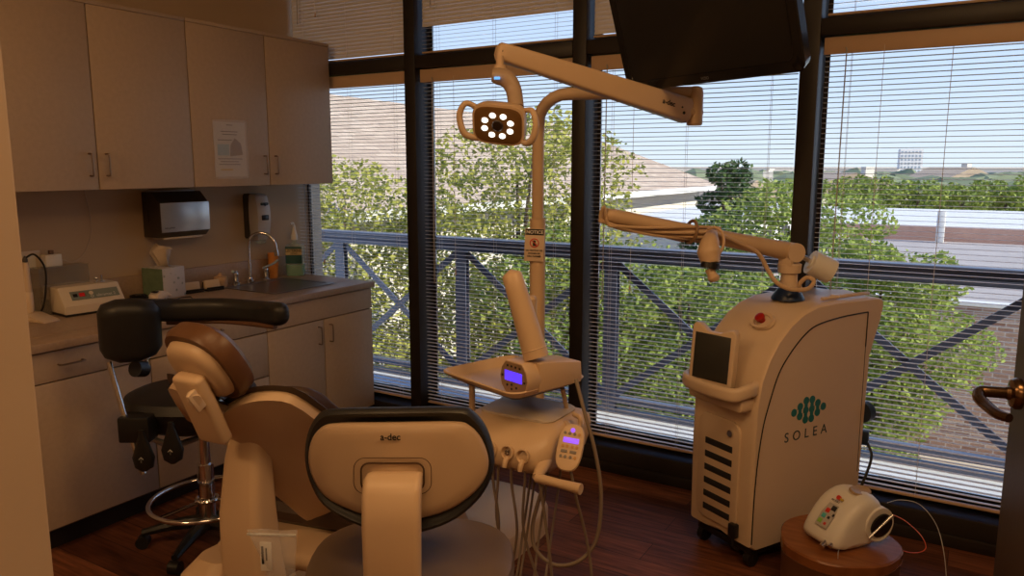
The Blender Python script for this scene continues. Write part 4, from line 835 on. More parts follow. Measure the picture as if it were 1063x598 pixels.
# control head box
ch = thing('control_head', 'cream control head with violet screen lying on the instrument tray', 'control head', Vector((-1.205, 2.000, .9145)) + Vector((0, 0, 0)), TYW)
ff = lambda y, k_, z1=.088: [Vector((x * k_, y, .052 + (z - .052) * k_)) for x, z in [(-.036, .0), (.043, .0), (.062, .022), (.070, .052), (.062, .082), (.043, .105), (-.036, .105), (-.056, .082), (-.064, .052), (-.056, .022)]]
obj('body', MB().loft([ff(0, .97), ff(.004, 1), ff(.055, 1.0), ff(.062, .97)]), m_plastic, ch, ang=30)
obj('rear_box', MB().prism([(.05, .012), (.235, .012), (.24, .025), (.235, .080), (.08, .104), (.05, .103)], -.052, .068, lambda a, b, t: (t, a, b), .006), m_plastic, ch)
fp = obj('face_plate', MB().loft([[Vector((p.x * .93, y, .052 + (p.z - .052) * .93)) for p in ff(0, 1)] for y in (-.0012, -.0002)]), mat('face_plate_brown', (.30, .20, .12), .4, noise=.04), ch)
obj('screen', MB().box(-.037, .043, -.003, -.0013, .042, .074, .0004), emat('blue_violet_screen', (.10, .04, 1), 1.3), fp)
for x, z in ((-.024, .090), (-.005, .090), (.014, .090), (.033, .089), (-.049, .055), (.055, .048), (-.026, .027), (-.005, .031), (-.005, .017), (.017, .024)):
    obj('button', MB().cyl((x, -.0013, z), (x, -.003, z), .0038, 10), m_blackp, fp)
# inclined arm
a0, a1 = at(557, 371, 2.42), at(531, 284, 2.42)
ia = thing('inclined_arm', 'smooth cream cylindrical handle rising at a slant from the control head', 'arm', a0)
ia.location = a0
obj('tube', MB().tube([a0 - Vector((0, 0, .0)), a0.lerp(a1, .2), a0.lerp(a1, .8), a1.lerp(a0, .02), a1, a1 + (a1 - a0).normalized() * .012], [.040, .0395, .0335, .032, .028, .006], 20), m_plastic, ia, world=True, ang=50)
obj('collar', MB().torus(a0.lerp(a1, .10), .0402, .0015, frame_of((0, 0, 0), (1, 0, 0), a1 - a0), 28, 6), m_plastic2, ia, world=True)
# light post and dental light
pp_ = at(558, 270, 3.08); PX_, PY_ = pp_.x, pp_.y
dl = thing('dental_light', 'cream dental operating light on a tall post with its eight lamps lit', 'dental light', (PX_, PY_, .62))
zt_ = at(563, 226, 3.1).z
obj('post', MB().cyl((PX_, PY_, .621), (PX_, PY_, zt_), .031, 22), m_plastic, dl, world=True)
zb = at(590, 100, 3.08).z; ztop = zb
el = at(722, 95, 2.93); el.z = zb + .0
dirE = Vector((el.x - PX_, el.y - PY_, 0)).normalized()
cpts = [Vector((PX_, PY_, zt_ + .001)), Vector((PX_, PY_, zb - .16))]
for i in range(1, 7):
    a = PI / 2 * i / 6; cpts.append(Vector((PX_, PY_, zb - .115)) + dirE * (.115 * (1 - math.cos(a))) + Vector((0, 0, .115 * math.sin(a))))
cpts += [Vector((el.x, el.y, zb)) - dirE * .03, Vector((el.x, el.y, zb))]
obj('upper_pole', MB().tube(cpts, .0235, 16), m_plastic, dl, world=True, ang=60)
kb = Vector((el.x, el.y, at(722, 130, 2.93).z))
obj('knuckle', MB().lathe([(.012, zb + .024), (.026, zb + .018), (.030, zb), (.030, kb.z + .005), (.026, kb.z), (.002, kb.z)], (el.x, el.y, 0)), m_plastic, dl, world=True)
f0 = Vector((el.x, el.y, at(716, 117, 2.9).z)); f1 = at(520, 54, 2.62); fd = (f1 - f0).normalized(); side = fd.cross(Vector((0, 0, 1))).normalized(); upv = side.cross(fd)
def fring(p, hw, hh): return [p + side * a + upv * b for a, b in rrect(hw * 2, hh * 2, min(hw, hh) * .45, 4)]
fa2 = obj('flex_arm', MB().loft([fring(f0 + fd * .028, .022, .034), fring(f0 + fd * .04, .027, .047), fring(f0.lerp(f1, .5), .025, .040), fring(f1 - fd * .02, .024, .031), fring(f1 + fd * .008, .022, .029), fring(f1 + fd * .018, .012, .015)]).cyl(f0 - fd * .02, f0 + fd * .035, .026, 16), m_plastic, dl, world=True, ang=50)
sn = side if side.dot(Vector((0, 0, CAMH)) - f0) > 0 else -side
pr = f0.lerp(f1, .17); xd = -fd
obj('lettering', MB().text('a-dec', .026, frame_of(pr + sn * .0275 + upv * .003, xd, sn), .0004, bold=.0006), m_blacktx, fa2, world=True)
obj('pivot_dot', MB().cyl(f0.lerp(f1, .08) + sn * .020 - upv * .016, f0.lerp(f1, .08) + sn * .0282 - upv * .016, .006, 12).cyl(f0.lerp(f1, .095) + sn * .020 + upv * .002, f0.lerp(f1, .095) + sn * .0282 + upv * .002, .0035, 12).cyl(f1 - fd * .0 + sn * .018, f1 + sn * .0225, .004, 10), m_blackp, fa2, world=True)
nk = at(519, 58, 2.60)
obj('neck', MB().lathe([(.012, 0), (.014, -.03), (.021, -.032), (.022, -.062), (.024, -.066)], nk), m_plastic, dl, world=True)
j0, j1, j2 = at(517, 79, 2.60), at(533, 93, 2.60), at(536, 112, 2.58)
hj = obj('head_joint', MB().tube([at(511, 78, 2.6), j0, at(526, 82, 2.6), j1, j2], [.022, .029, .030, .027, .026], 16, 4), mat('joint_tan', (.42, .31, .22), .4, noise=.04), dl, world=True)
obj('indicator', MB().box(-.010, .010, -.003, .006, -.004, .004, .001, M=Matrix.Translation(at(516, 81, 2.566)) @ ML), emat('blue_indicator', (.15, .45, 1), 1.2), hj, world=True)
hc = at(517, 130, 2.56); nl = Vector((.20, -.90, -.38)).normalized(); MHd = frame_of(hc, Vector((.93, .22, -.12)), nl)
hring = lambda z, a, b, n=4.2, oy=0: [MHd @ Vector((v.x, v.y + oy, z)) for v in superring(0, 0, 0, a, b, n, 40)]
obj('head_shell', MB().loft([hring(-.075, .035, .03), hring(-.070, .065, .05), hring(-.045, .086, .066), hring(-.012, .092, .070), hring(0, .090, .068), hring(.001, .084, .062)]), m_plastic, dl, world=True, ang=50)
ln_ = obj('lens', MB().loft([hring(.0015, .083, .061), hring(.004, .082, .060), hring(.006, .076, .055)]), mat('amber_lens', (.16, .085, .03), .12, noise=.1, nscale=30), dl, world=True)
obj('lens_hub', MB()._add(MB().lathe([(.020, .0062), (.016, .010), (.001, .011)]).bm, MHd), mat('lens_hub_dark', (.03, .018, .01), .3, noise=.1), ln_, world=True)
for q in range(8):
    a = 2 * PI * q / 8 + .35; o = MHd @ Matrix.Translation((.048 * math.cos(a), .036 * math.sin(a), .0062)) @ Matrix.Diagonal((1.15, .95, 1, 1))
    obj('lamp', MB()._add(MB().lathe([(.0098, 0), (.009, .003), (.006, .0045), (.001, .005)], n=18).bm, o), emat('lit_led', (1, .93, .80), 2.6), ln_, world=True)
for s, pts in ((-1, [(-.086, .045, -.03), (-.118, .058, -.015), (-.135, .02, .0), (-.118, -.035, .01), (-.086, -.054, -.005), (-.06, -.06, -.02)]), (1, [(.08, .045, -.04), (.112, .052, -.02), (.130, .015, .0), (.122, -.03, .01), (.100, -.05, .005), (.07, -.052, -.02)])):
    obj('handle', MB().tube([MHd @ Vector(p) for p in pts], [.009, .010, .011, .012, .011, .009], 10, 5), m_plastic, dl, world=True)
# sign on the post
tcm = Vector((-PX_, -PY_, 0)).normalized(); sp = Vector((PX_, PY_, at(552.5, 254, 3.045).z)) + tcm * .0385 + Vector((tcm.y, -tcm.x, 0)) * .013; sg = thing('notice_sign', 'small notice sign with a red no phone symbol fixed to the light post', 'sign', sp, R_(YAW * 180 / PI))
sg.rotation_euler = (0, 0, YAW - .06); dd = (Vector((PX_, PY_, 0)) - Vector((sp.x, sp.y, 0))).length
m_sgn = mat('sign_tan', (.62, .48, .36), .45, noise=.04); zc = 0
MS = Matrix.Rotation(R_(2), 4, 'Y')
hh_ = 34 / 802 * 3.05 / 2
obj('panel', MB().box(-.038, .038, 0, .0015, -hh_, hh_, .0005, M=MS), m_sgn, sg)
obj('header', MB().box(-.036, .036, -.0006, -.0001, hh_ - .026, hh_ - .002, M=MS), m_blacktx, sg)
tM = lambda z: MS @ Matrix.Translation((0, -.0008, z)) @ Matrix.Rotation(PI / 2, 4, 'X')
obj('header_lettering', MB().text('NOTICE', .018, tM(hh_ - .0145), .0002, bold=.0004), mat('white_ink', (.75, .72, .68), .5, noise=.02), sg)
obj('prohibition_ring', MB()._add(MB().torus((0, 0, 0), .0165, .002, None, 32, 6).tube([(-.012, .012, 0), (.012, -.012, 0)], .0016, 6).bm, tM(.008)), mat('sign_red', (.55, .03, .02), .4, noise=.04), sg)
obj('phone_symbol', MB().box(-.006, .004, -.0007, -.0002, -.004, .018, M=MS).box(.002, .008, -.0007, -.0002, -.004, .006, M=MS), m_blacktx, sg)
tx = MB()
for i, s_ in enumerate(('NO TEXTING OR', 'PHONES OR', 'CELL PHONES')): tx.text(s_, .0085, tM(-.022 - .0115 * i), .0002, bold=.0003)
obj('lettering', tx, m_blacktx, sg)
obj('clip', MB().box(.004, .022, .0016, .0068, -.035, -.02, .001), m_steel, sg)
# ---------------- television ----------------
tv0 = at(652, 96, 3.0); tv1 = Vector((-.485, 2.515, tv0.z)); td_ = (tv1 - tv0); TW = td_.length; xd = td_.normalized()
tv = thing('television', 'black flat television hanging from the ceiling, tilted down toward the dental chair', 'television', (tv0 + tv1) / 2, 0)
back = Vector((-xd.y, xd.x, 0)); til = R_(18)
upT = (Vector((0, 0, 1)) * math.cos(til) - back * math.sin(til)); nT = upT.cross(xd) if False else (xd.cross(upT)); 
if nT.dot(back) > 0: nT = -nT
Mt = frame_of((tv0 + tv1) / 2, xd, nT)       # X right, Y up or down, Z toward viewer
ys = 1 if (Mt.to_3x3() @ Vector((0, 1, 0))).z > 0 else -1
TH = .50; q = TW / 2
def tring(z, ins): return [Mt @ Vector((a, ys * (b + TH / 2 + .0), z)) for a, b in rrect(TW - 2 * ins, TH - 2 * ins, .03, 6)]
obj('bezel', MB().loft([tring(-.085, .10), tring(-.075, .07), tring(-.045, .01), tring(-.004, 0), tring(0, .004), tring(.0, .034), tring(-.003, .036)]), mat('glossy_black', (.010, .010, .011), .16, noise=.2, nscale=20), tv, world=True)
obj('screen', MB().loft([tring(-.0028, .037), tring(-.0015, .037)]), mat('dark_screen', (.012, .012, .013), .30, noise=.1), tv, world=True)
obj('badge', MB().text('VIZIO', .014, Mt @ (Matrix.Translation((0, ys * .017, .0005)) @ (Matrix() if ys > 0 else Matrix.Diagonal((1, -1, 1, 1)))), .0002), mat('badge_grey', (.25, .25, .25), .4, .5, noise=.03), tv, world=True)
mc = Mt @ Vector((0, ys * TH / 2, -.085)); mc2 = mc + back * .12
obj('ceiling_mount', MB().tube([mc, mc2, Vector((mc2.x, mc2.y, mc2.z + .08)), Vector((mc2.x, mc2.y, CZ - .021))], .024, 10).box(mc2.x - .08, mc2.x + .08, mc2.y - .08, mc2.y + .08, CZ - .02, CZ - .001, .003), m_blackp, tv, world=True)
# ---------------- laser cart ----------------
azL = R_(29); uu = Vector((math.sin(azL), math.cos(azL), 0)); vv_ = Vector((-math.cos(azL), math.sin(azL), 0)); C0 = Vector((-.682, 2.972, 0)); LW = .345
lc = thing('laser_cart', 'tall white dental laser cart with a turquoise dot emblem before the right hand window', 'laser cart', C0 + uu * .33 + vv_ * LW / 2)
def LP(u, w_, z): return C0 + uu * u + vv_ * w_ + Vector((0, 0, z))
prof = [(0, .105), (-.004, .45), (0, .68), (.020, .79), (.055, .87), (.105, .94), (.17, 1.0), (.24, 1.04), (.32, 1.062), (.45, 1.068), (.60, 1.066), (.70, 1.066), (.735, 1.058), (.742, 1.03), (.728, .97), (.70, .90), (.672, .82), (.665, .5), (.655, .105), (.62, .085), (.03, .085)]
def pring(w_, k_, dz=0):
    cu, cz = .34, .55; return [LP(cu + (a - cu) * k_, w_, cz + (b - cz) * (1 - (1 - k_) * .7) + dz) for a, b in prof]
obj('body', MB().loft([pring(0, .985), pring(.008, .996), pring(.022, 1.0), pring(.08, 1.0, .0), pring(LW / 2, 1.0, .012), pring(LW - .08, 1.0), pring(LW - .022, 1.0), pring(LW - .008, .996), pring(LW, .985)]), m_plastic2, lc, world=True, ang=30)
# panel seam on the side
seam = [(-.002, .12), (.0, .30), (.010, .464), (.030, .60), (.058, .693), (.105, .81), (.168, .888), (.25, .955), (.33, .988), (.48, 1.005), (.648, 1.010)]
obj('panel_seam', MB().tube([LP(a * .97 + .008, -.0005, b) for a, b in seam], .003, 6, 5).tube([LP(.637, -.0005, 1.01), LP(.636, -.0005, .86)], .003, 6).tube([LP(.636, -.0005, .86), LP(.641, -.0005, .30)], .0012, 6), m_blackp, lc, world=True)
# emblem and lettering on the side
m_teal = mat('teal_print', (.01, .16, .16), .4, noise=.05)
def side_M(u, z): return frame_of(LP(u, -.0006, z), uu, -vv_)
sM = side_M(.300, .636); eb = MB(); ys2 = 1 if (sM.to_3x3() @ Vector((0, 1, 0))).z > 0 else -1
cols = [(-.088, [0]), (-.053, [-.020, .020]), (-.018, [-.040, 0, .040]), (.018, [-.040, 0, .040]), (.053, [-.020, .020]), (.088, [0])]
for (x, zs) in cols:
    for z in zs: eb.cyl(sM @ Vector((x, ys2 * z, -.001)), sM @ Vector((x, ys2 * z, .001)), .0165, 18)
for (x, zs) in cols:
    for z0, z1 in zip(zs, zs[1:]): eb.box(x - .009, x + .009, min(z0, z1) * 1, max(z0, z1), -.001, .0009, M=sM)
for (a, b) in (((-.088, 0), (-.053, .020)), ((-.053, -.020), (-.018, 0)), ((.018, 0), (.053, .020)), ((.053, -.020), (.088, 0))):
    eb.tube([sM @ Vector((a[0], ys2 * a[1], 0)), sM @ Vector((b[0], ys2 * b[1], 0))], .0008, 4)
obj('emblem', eb, m_teal, lc, world=True)
sM2 = side_M(.292, .535)
obj('lettering', MB().text('SOLEA', .058, sM2 @ (Matrix() if ys2 > 0 else Matrix.Diagonal((1, -1, 1, 1))), .0006, sp=1.75), mat('dark_teal_print', (.03, .06, .07), .4, noise=.05), lc, world=True)
# front face: raised louvre panel
nF = -uu
def FP(w_, z, o=0): return LP(-.004 - o, w_, z)
def fprism(mb, poly, o0, o1, bev=0): return mb.prism(poly, o0, o1, lambda a, b, t: tuple(FP(a, b, t)), bev)
fpn = obj('louvre_panel', fprism(MB(), rrect(.225, .46, .05, 6, LW / 2 + .01, .375), -.004, .010, .004), m_plastic2, lc, world=True)
m_slot = mat('dark_slot', (.02, .022, .026), .5, noise=.1)
for i in range(6):
    z = .485 - i * .058
    pts = [FP(LW / 2 + .085, z + .0, .012), FP(LW / 2 + .03, z - .001, .012), FP(LW / 2 - .06, z + .0, .012)]
    obj('slot', MB().loft([[FP(w_, z + b, .0102 + a) for a, b in ((0, -.014), (.0012, -.011), (.0012, .011), (0, .014))] for w_ in (LW / 2 - .068, LW / 2 - .06, LW / 2 + .075, LW / 2 + .083)]), m_slot, fpn, world=True)
obj('key_switch', MB().cyl(FP(.115, .555, .010), FP(.115, .555, .020), .014, 18).box(0, 0, 0, 0, 0, 0), m_chrome, fpn, world=True)
obj('power_plug', MB().box(-.018, .018, -.03, .0, -.03, .03, .006, M=frame_of(FP(.075, .155, .0), uu.cross(Vector((0, 0, 1))), (0, 0, 1))).tube([FP(.075, .13, .01), FP(.07, .09, .02), FP(.06, .075, .0)], .005, 8, 4), m_blackp, lc, world=True)
# wrap around handle shelf
hp = []
for (w_, o) in ((.040, -.06), (.026, -.01), (.020, .030), (.04, .085), (.11, .105), (LW / 2, .11), (LW - .11, .105), (LW - .04, .085), (LW + .004, .035), (LW - .004, -.01), (LW - .02, -.06)): hp.append(LP(-o, w_, .742 + (.0 if o > .03 else .015 + (.02 if o < -.05 else 0))))
hs = MB(); P_ = catmull(hp, 5); rr4 = []
for i, p in enumerate(P_):
    d = (P_[min(i + 1, len(P_) - 1)] - P_[max(0, i - 1)]); d.z = 0; d.normalize(); sdv = Vector((d.y, -d.x, 0))
    rr4.append([p + sdv * a + Vector((0, 0, b)) for a, b in rrect(.034, .056, .016, 4)])
obj('handle_rail', hs.loft(rr4), m_plastic2, lc, world=True, ang=60)
obj('front_shelf', fprism(MB(), rrect(.30, .06, .02, 4, LW / 2, .695), -.02, .055, .01), m_plastic2, lc, world=True)
obj('tray_well', MB().loft([[LP(-a, LW / 2 + b, z) for a, b in rrect(.09, .26, .03, 5, .055, 0)] for z in (.727, .731)]), m_slot, lc, world=True)
# monitor
Mm = frame_of(LP(-.062, LW / 2 + .012, .862), -vv_, (nF + Vector((0, 0, .07)) + vv_ * -.22)); ym = 1 if (Mm.to_3x3() @ Vector((0, 1, 0))).z > 0 else -1
op = [(-.095, -.125), (.095, -.125), (.100, -.115), (.100, .105), (.090, .122), (.065, .118), (.03, .102), (0, .100), (-.03, .102), (-.065, .128), (-.088, .130), (-.100, .115), (-.100, -.115)]
mn = obj('monitor', MB()._add(MB().prism([(a, ym * b) for a, b in op], -.024, .012, lambda a, b, t: (a, b, t), .006, 3).bm, Mm), m_plastic2, lc, world=True, ang=40)
obj('screen', MB().box(-.082, .082, -.095, .092, .0122, .0135, .001, M=Mm), mat('monitor_screen', (.035, .035, .032), .35, noise=.05), mn, world=True)
obj('lettering', MB().box(-.02, .075, ym * -.108, ym * -.104, .0122, .0127, M=Mm), mat('print_grey', CREAM), mn, world=True)
obj('monitor_stem', MB().box(-.05, .05, -.10, .09, -.075, -.0245, .02, 3, M=Mm), m_plastic2, lc, world=True)
# red stop button in an oval recess on the sloping top
Mr = frame_of(LP(.145, LW / 2 - .045, 1.0), uu.cross(Vector((0, 0, 1))), (Vector((0, 0, 1)) * .62 - uu * .62))
obj('button_recess', MB()._add(MB().loft([superring(0, 0, z, a, b, 2.1, 30) for z, a, b in ((-.01, .055, .042), (.006, .052, .040), (.004, .038, .03), (-.001, .034, .027))]).bm, Mr), m_plastic2, lc, world=True)
obj('stop_button', MB()._add(MB().lathe([(.013, -.004), (.013, .014), (.020, .016), (.020, .027), (.014, .030), (.002, .031)]).bm, Mr), mat('stop_red', (.38, .015, .012), .3, noise=.05), lc, world=True)
# turret and arm
tb = LP(.33, LW / 2 - .01, 0); zb_ = 1.074
obj('turret_base', MB().lathe([(.068, zb_ - .006), (.066, zb_ + .004), (.044, zb_ + .038), (.040, zb_ + .042)], tb), mat('navy_ring', (.012, .03, .09), .3, noise=.05), lc, world=True)
pv = Vector((tb.x, tb.y, at(813, 262, 3.2).z))
obj('turret', MB().lathe([(.038, zb_ + .043), (.034, pv.z - .11), (.034, pv.z - .09), (.046, pv.z - .085), (.048, pv.z - .05), (.04, pv.z - .045), (.002, pv.z - .044)], tb).box(-.03, .03, -.045, -.015, -.06, .02, .008, M=Matrix.Translation(pv) @ Matrix.Rotation(-.3, 4, 'Z')), m_plastic2, lc, world=True)
tip = at(630, 223, 2.98); ad = (tip - pv).normalized()
ar = MB(); ar.tube([pv - ad * .05, pv - ad * .035, pv, pv + ad * .08, pv.lerp(tip, .5), pv.lerp(tip, .97), tip, tip + ad * .012], [.012, .036, .040, .037, .030, .028, .024, .006], 18)
bo = obj('boom', ar, m_plastic, lc, world=True, ang=50)
hz_ = ad.cross(Vector((0, 0, 1))).normalized()
obj('pivot_joint', MB().cyl(pv - hz_ * .045, pv + hz_ * .045, .040, 22), m_plastic2, lc, world=True)
cwp = pv - ad * .155 - Vector((0, 0, .0)); cwp = at(846, 274, 3.22)
obj('counterweight_rod', MB().cyl(pv - ad * .03, cwp, .011), m_steel, lc, world=True)
cx_ = (cwp - pv).normalized()
obj('counterweight', MB().cyl(cwp - cx_ * .02, cwp + cx_ * .075, .052, 28).cyl(cwp - cx_ * .028, cwp - cx_ * .0205, .03, 20), mat('pale_cylinder', (.74, .73, .70), .3, noise=.03), lc, world=True)
# cables along the boom
for k_, (o1, o2, r_) in enumerate(((.030, .020, .006), (-.01, .036, .006), (.026, -.018, .005), (-.026, .022, .005), (.0, -.036, .005))):
    pts = []
    for i in range(12):
        f = .42 + .57 * i / 11; ph = f * 9 + k_ * 1.2; rad = .036 + .004 * math.sin(3 * f + k_)
        c_, s_ = math.cos(.5 * ph), math.sin(.5 * ph); pts.append(pv.lerp(tip, f) + hz_ * rad * c_ + hz_.cross(ad) * rad * s_)
    pts.append(tip + ad * .02 + hz_ * (.01 * (k_ - 2)) + Vector((0, 0, .03 * math.cos(k_)))); pts.append(tip + ad * .025 - Vector((0, 0, .02 + .003 * k_)))
    for i in range(5): f = .95 - .09 * i; pts.append(pv.lerp(tip, f) - Vector((0, 0, .036 + .008 * math.sin(i + k_))) + hz_ * .008 * (k_ - 2))
    obj('cable', MB().tube(pts, r_, 7, 4), m_plastic, bo, world=True)
obj('cable_strap', MB().torus(pv.lerp(tip, .56), .045, .007, frame_of((0, 0, 0), hz_, ad), 24, 6), mat('tan_strap', (.25, .15, .08), .6, noise=.1), bo, world=True)
obj('cable', MB().tube([at(738, 240, 3.04), at(762, 250, 3.10), at(786, 262, 3.14), at(797, 280, 3.15), at(806, 293, 3.14), at(820, 300, 3.14), at(838, 300, 3.16), at(845, 292, 3.18), at(838, 288, 3.2), at(830, 295, 3.22), at(832, 302, 3.24)], .009, 9, 5), m_plastic, bo, world=True)
# hanging handpiece
hq = at(737, 250, 3.0)
hpz = obj('handpiece', MB().tube([at(739, 243, 3.04), at(737, 252, 3.0), at(736, 262, 2.99), at(738, 274, 2.98)], [.022, .036, .046, .034], 18, 4), m_plastic, lc, world=True, ang=60)
obj('handpiece_collar', MB().cyl(at(736.5, 279, 2.98), at(737.5, 273, 2.98), .036, 20), m_blackp, hpz, world=True)
obj('handpiece_tip', MB().tube([at(737, 279.5, 2.98), at(739, 285, 2.975), at(741, 289, 2.97), at(742, 292, 2.97)], [.020, .018, .024, .016], 16, 3), m_plastic, hpz, world=True)
obj('handpiece_cable', MB().tube([at(744, 268, 2.98), at(751, 255, 2.97), at(750, 242, 2.97), at(742, 236, 2.98), at(735, 238, 3.0)], .0055, 8, 5), m_plastic, hpz, world=True)
obj('top_rail', MB().tube([LP(.40, .05, 1.078), LP(.62, .04, 1.082), LP(.70, .05, 1.078)], .008, 8, 4).box(-.02, .02, -.02, .02, 0, .012, .004, M=Matrix.Translation(LP(.5, .06, 1.075))), m_plastic2, lc, world=True)
obj('side_knob', MB().cyl(LP(.665, .015, .56), LP(.70, .015, .56), .045, 20).box(-.02, .02, -.02, .02, -.03, .03, .004, M=Matrix.Translation(LP(.70, .02, .44))), mat('navy_plastic', (.015, .03, .06), .35, noise=.05), lc, world=True)
cdl = obj('power_cord', MB().tube([LP(.70, .0, .42), LP(.69, -.03, .36), LP(.62, -.04, .25), LP(.52, -.045, .12), LP(.46, -.05, .02)], .006, 8, 6), m_blackp, lc, world=True)
obj('plinth', MB().box(.02, LW - .02, .03, .63, .055, .085, .004, M=frame_of(C0, vv_, (0, 0, 1)) if False else Matrix.Translation(C0) @ Matrix(((vv_.x, uu.x, 0), (vv_.y, uu.y, 0), (0, 0, 1))).to_4x4()), m_blackp, lc, world=True)
for u_, w_ in ((.05, .04), (.05, LW - .04), (.60, .04), (.60, LW - .04)):
    obj('caster', MB().cyl(LP(u_, w_ - .014, .032), LP(u_, w_ + .014, .032), .031, 18).box(-.012, .012, -.012, .012, .03, .056, M=Matrix.Translation(LP(u_, w_, 0))), m_blackp, lc, world=True)
# ---------------- stump and diode laser ----------------
sp_ = Vector((-.358, 2.965, 0)); SH = .235
m_stump = noise_mat('stump_wood', (.13, .040, .014), (.38, .145, .05), 5, .25, stretch=(1.2, 7, 1.2)); m_bk2 = noise_mat('stump_side', (.13, .055, .025), (.26, .12, .055), 8, .5, stretch=(1, 1, 5))
su = thing('wooden_stump', 'polished round wooden stump table on the floor beside the laser cart', 'stump table', sp_)
def sring(z, r): return [Vector((r * (1 + .025 * math.sin(3 * a + 1) + .012 * math.sin(7 * a)) * math.cos(a), r * (1 + .025 * math.sin(3 * a + 1) + .012 * math.sin(7 * a)) * math.sin(a), z)) for a in [2 * PI * k_ / 48 for k_ in range(48)]]
obj('trunk', MB().loft([sring(0, .20), sring(.05, .205), sring(SH - .045, .208), sring(SH - .040, .212)]), m_bk2, su)
obj('top', MB().loft([sring(SH - .0395, .210), sring(SH - .006, .212), sring(SH, .207)]), m_stump, su)
dz = thing('diode_laser', 'white rounded desktop laser with colourful keypad and carry handle on the wooden stump', 'desktop laser', Vector((-.345, 2.975, SH + .001)), R_(52))
dz.scale = (1.08, 1.08, 1.08)
# profile in local X (left low nose, right high back), thickness in Y
def dring_(y, k_, kz=1.0):
    P = [(-.118, .0), (-.125, .020), (-.118, .045), (-.085, .095), (-.045, .140), (.0, .168), (.045, .176), (.085, .162), (.112, .130), (.120, .085), (.112, .035), (.085, .0)]
    return [Vector(((a + .01) * k_ - .01, y, b * (1 - (1 - k_) * .8) * kz + .006)) for a, b in P]
ob = MB().loft([dring_(-.085, .72), dring_(-.078, .86), dring_(-.055, .97), dring_(-.02, 1.0), dring_(.02, 1.0), dring_(.055, .97), dring_(.078, .86), dring_(.085, .72)])
obd = obj('body', ob, m_white, dz, ang=80)
bo2 = obd.modifiers.new('s', 'SUBSURF'); bo2.levels = 1; bo2.render_levels = 1
obj('handle_recess', MB()._add(MB().loft([superring(0, 0, z, a, b, 2.2, 28) for z, a, b in ((-.004, .046, .026), (.003, .043, .023), (.0022, .036, .016), (.001, .034, .014))]).bm, Matrix.Translation((.045, -.020, .178)) @ Matrix.Rotation(R_(22), 4, 'X') @ Matrix.Rotation(R_(8), 4, 'Y')), mat('recess_tan', (.42, .30, .17), .4, noise=.05), dz)
cf_ = frame_of(Vector((-.083, -.0, .108)), (0, -1, 0), Vector((-.76, 0, .65))); 
cf_ = frame_of(Vector((-.0860, .004, .1085)), (0, -1, 0), Vector((-.75, -.0, .66)))
cf2 = frame_of(Vector((-.083, -.008, .109)), Vector((0, -1, 0)), Vector((-.79, 0, .61)))
kpd = obj('keypad', MB()._add(MB().prism([(-.024, -.048), (.026, -.048), (.028, .0), (.020, .040), (-.016, .040), (-.026, .0)], -.006, .0015, lambda a, b, t: (a, b, t), .001).bm, cf2), mat('pad_grey', (.50, .48, .46), .4, noise=.03), dz)
def btn(x, y, w_, h_, c, nm): obj('button', MB().box(x - w_, x + w_, y - h_, y + h_, .0016, .0032, .001, M=cf2), mat(nm, c, .4, noise=.03), kpd)
btn(.014, .026, .010, .009, (.03, .03, .035), 'black_key'); btn(-.004, .012, .0085, .008, (.65, .04, .03), 'red_key'); btn(-.008, -.010, .0085, .008, (.10, .50, .52), 'cyan_key'); btn(-.011, -.031, .0085, .008, (.28, .55, .10), 'green_key')
btn(.013, -.034, .005, .005, (.65, .04, .03), 'red_key'); btn(.014, -.010, .005, .005, (.03, .03, .035), 'black_key'); btn(.026, .004, .004, .005, (.03, .03, .035), 'black_key')
obj('badge', MB().cyl(cf2 @ Vector((.0, .068, -.010)), cf2 @ Vector((.0, .068, -.002)), .008, 14), mat('red_key', CREAM), dz); obj('badge', MB().box(.008, .020, .062, .070, -.010, -.0025, .001, M=cf2), mat('yellow_dot', (.6, .42, .05), .4, noise=.03), dz)
obj('lettering', MB().text('PICASSO', .009, cf2 @ Matrix.Translation((.0, .052, .0)), .0006), m_blacktx, dz)
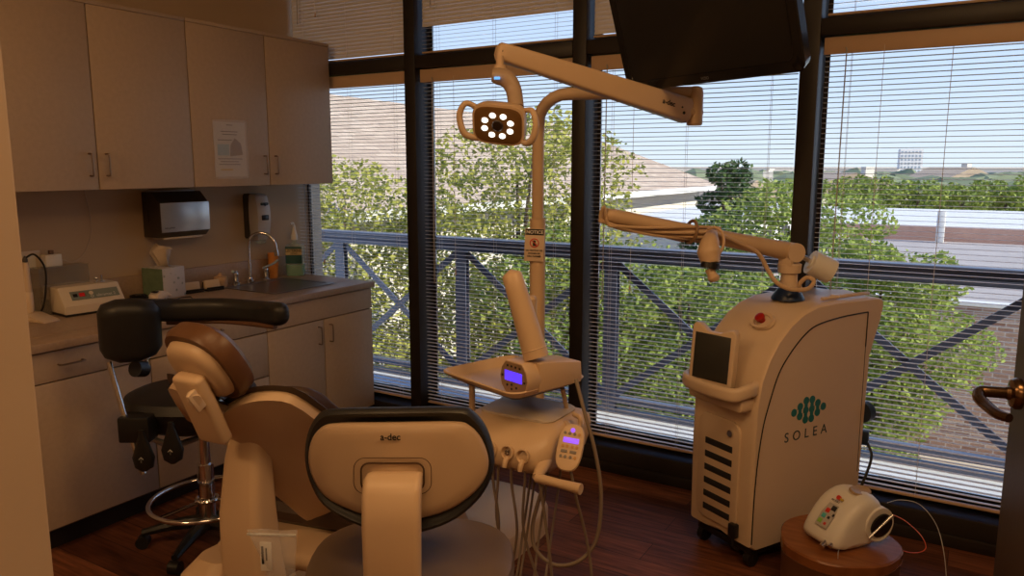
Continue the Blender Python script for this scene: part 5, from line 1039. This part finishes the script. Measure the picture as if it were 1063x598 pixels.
obj('fibre_reel', MB().cyl((.070, -.060, .080), (.070, -.087, .078), .060, 28).torus((.070, -.087, .078), .057, .004, Matrix.Rotation(R_(90), 4, 'X'), 32, 6), m_white, dz)
obj('reel_hub', MB().cyl((.075, -.0875, .076), (.075, -.094, .075), .044, 24), m_blackp, dz)
obj('handpiece', MB().tube([(.01, -.104, .05), (.09, -.120, .125)], [.0035, .0055], 10), mat('bright_steel', (.75, .8, .85), .2, .8, noise=.03), dz)
obj('connector', MB().cyl((-.112, -.04, .028), (-.135, -.045, .016), .010, 14).cyl((-.10, -.06, .034), (-.12, -.066, .024), .007, 12), m_chrome, dz)
obj('foot', MB().cyl((-.08, -.04, .0), (-.08, -.04, .010), .009, 12).cyl((.07, -.04, 0), (.07, -.04, .010), .009, 12).cyl((-.08, .04, 0), (-.08, .04, .01), .009, 12).cyl((.07, .04, 0), (.07, .04, .01), .009, 12), m_rubber, dz)
Wp = lambda px, py, d: at(px, py, d)
pc2 = obj('white_fibre', MB().tube([at(921, 522, 2.95), at(935, 519, 2.92), at(955, 524, 2.9), at(972, 545, 2.88), at(980, 575, 2.86), at(983, 610, 2.86), at(984, 640, 2.84)], .0014, 6, 6), mat('clear_fibre', (.55, .58, .62), .3, noise=.03)); rebase(pc2, at(984, 640, 2.84)); tag(pc2, 'long thin pale fibre arching from the desktop laser down to the floor', 'fibre cable')
pc3 = obj('red_fibre', MB().tube([at(924, 533, 2.98), at(940, 541, 2.95), at(956, 556, 2.9), at(961, 569, 2.88), at(950, 574, 2.88), at(930, 569, 2.88), at(905, 552, 2.95)], .0016, 6, 6), mat('red_fibre', (.65, .12, .08), .35, noise=.05)); rebase(pc3, at(905, 552, 2.95)); tag(pc3, 'red tipped thin fibre looping out from the desktop laser beyond the stump', 'fibre cable')
pc4 = obj('thin_wire', MB().tube([at(872, 569, 2.80), at(870, 574, 2.765), at(870, 590, 2.76), at(871, 640, 2.76)], .001, 5, 4), mat('clear_fibre', CREAM)); rebase(pc4, at(871, 640, 2.76)); tag(pc4, 'thin wire hanging over the front edge of the wooden stump', 'wire')
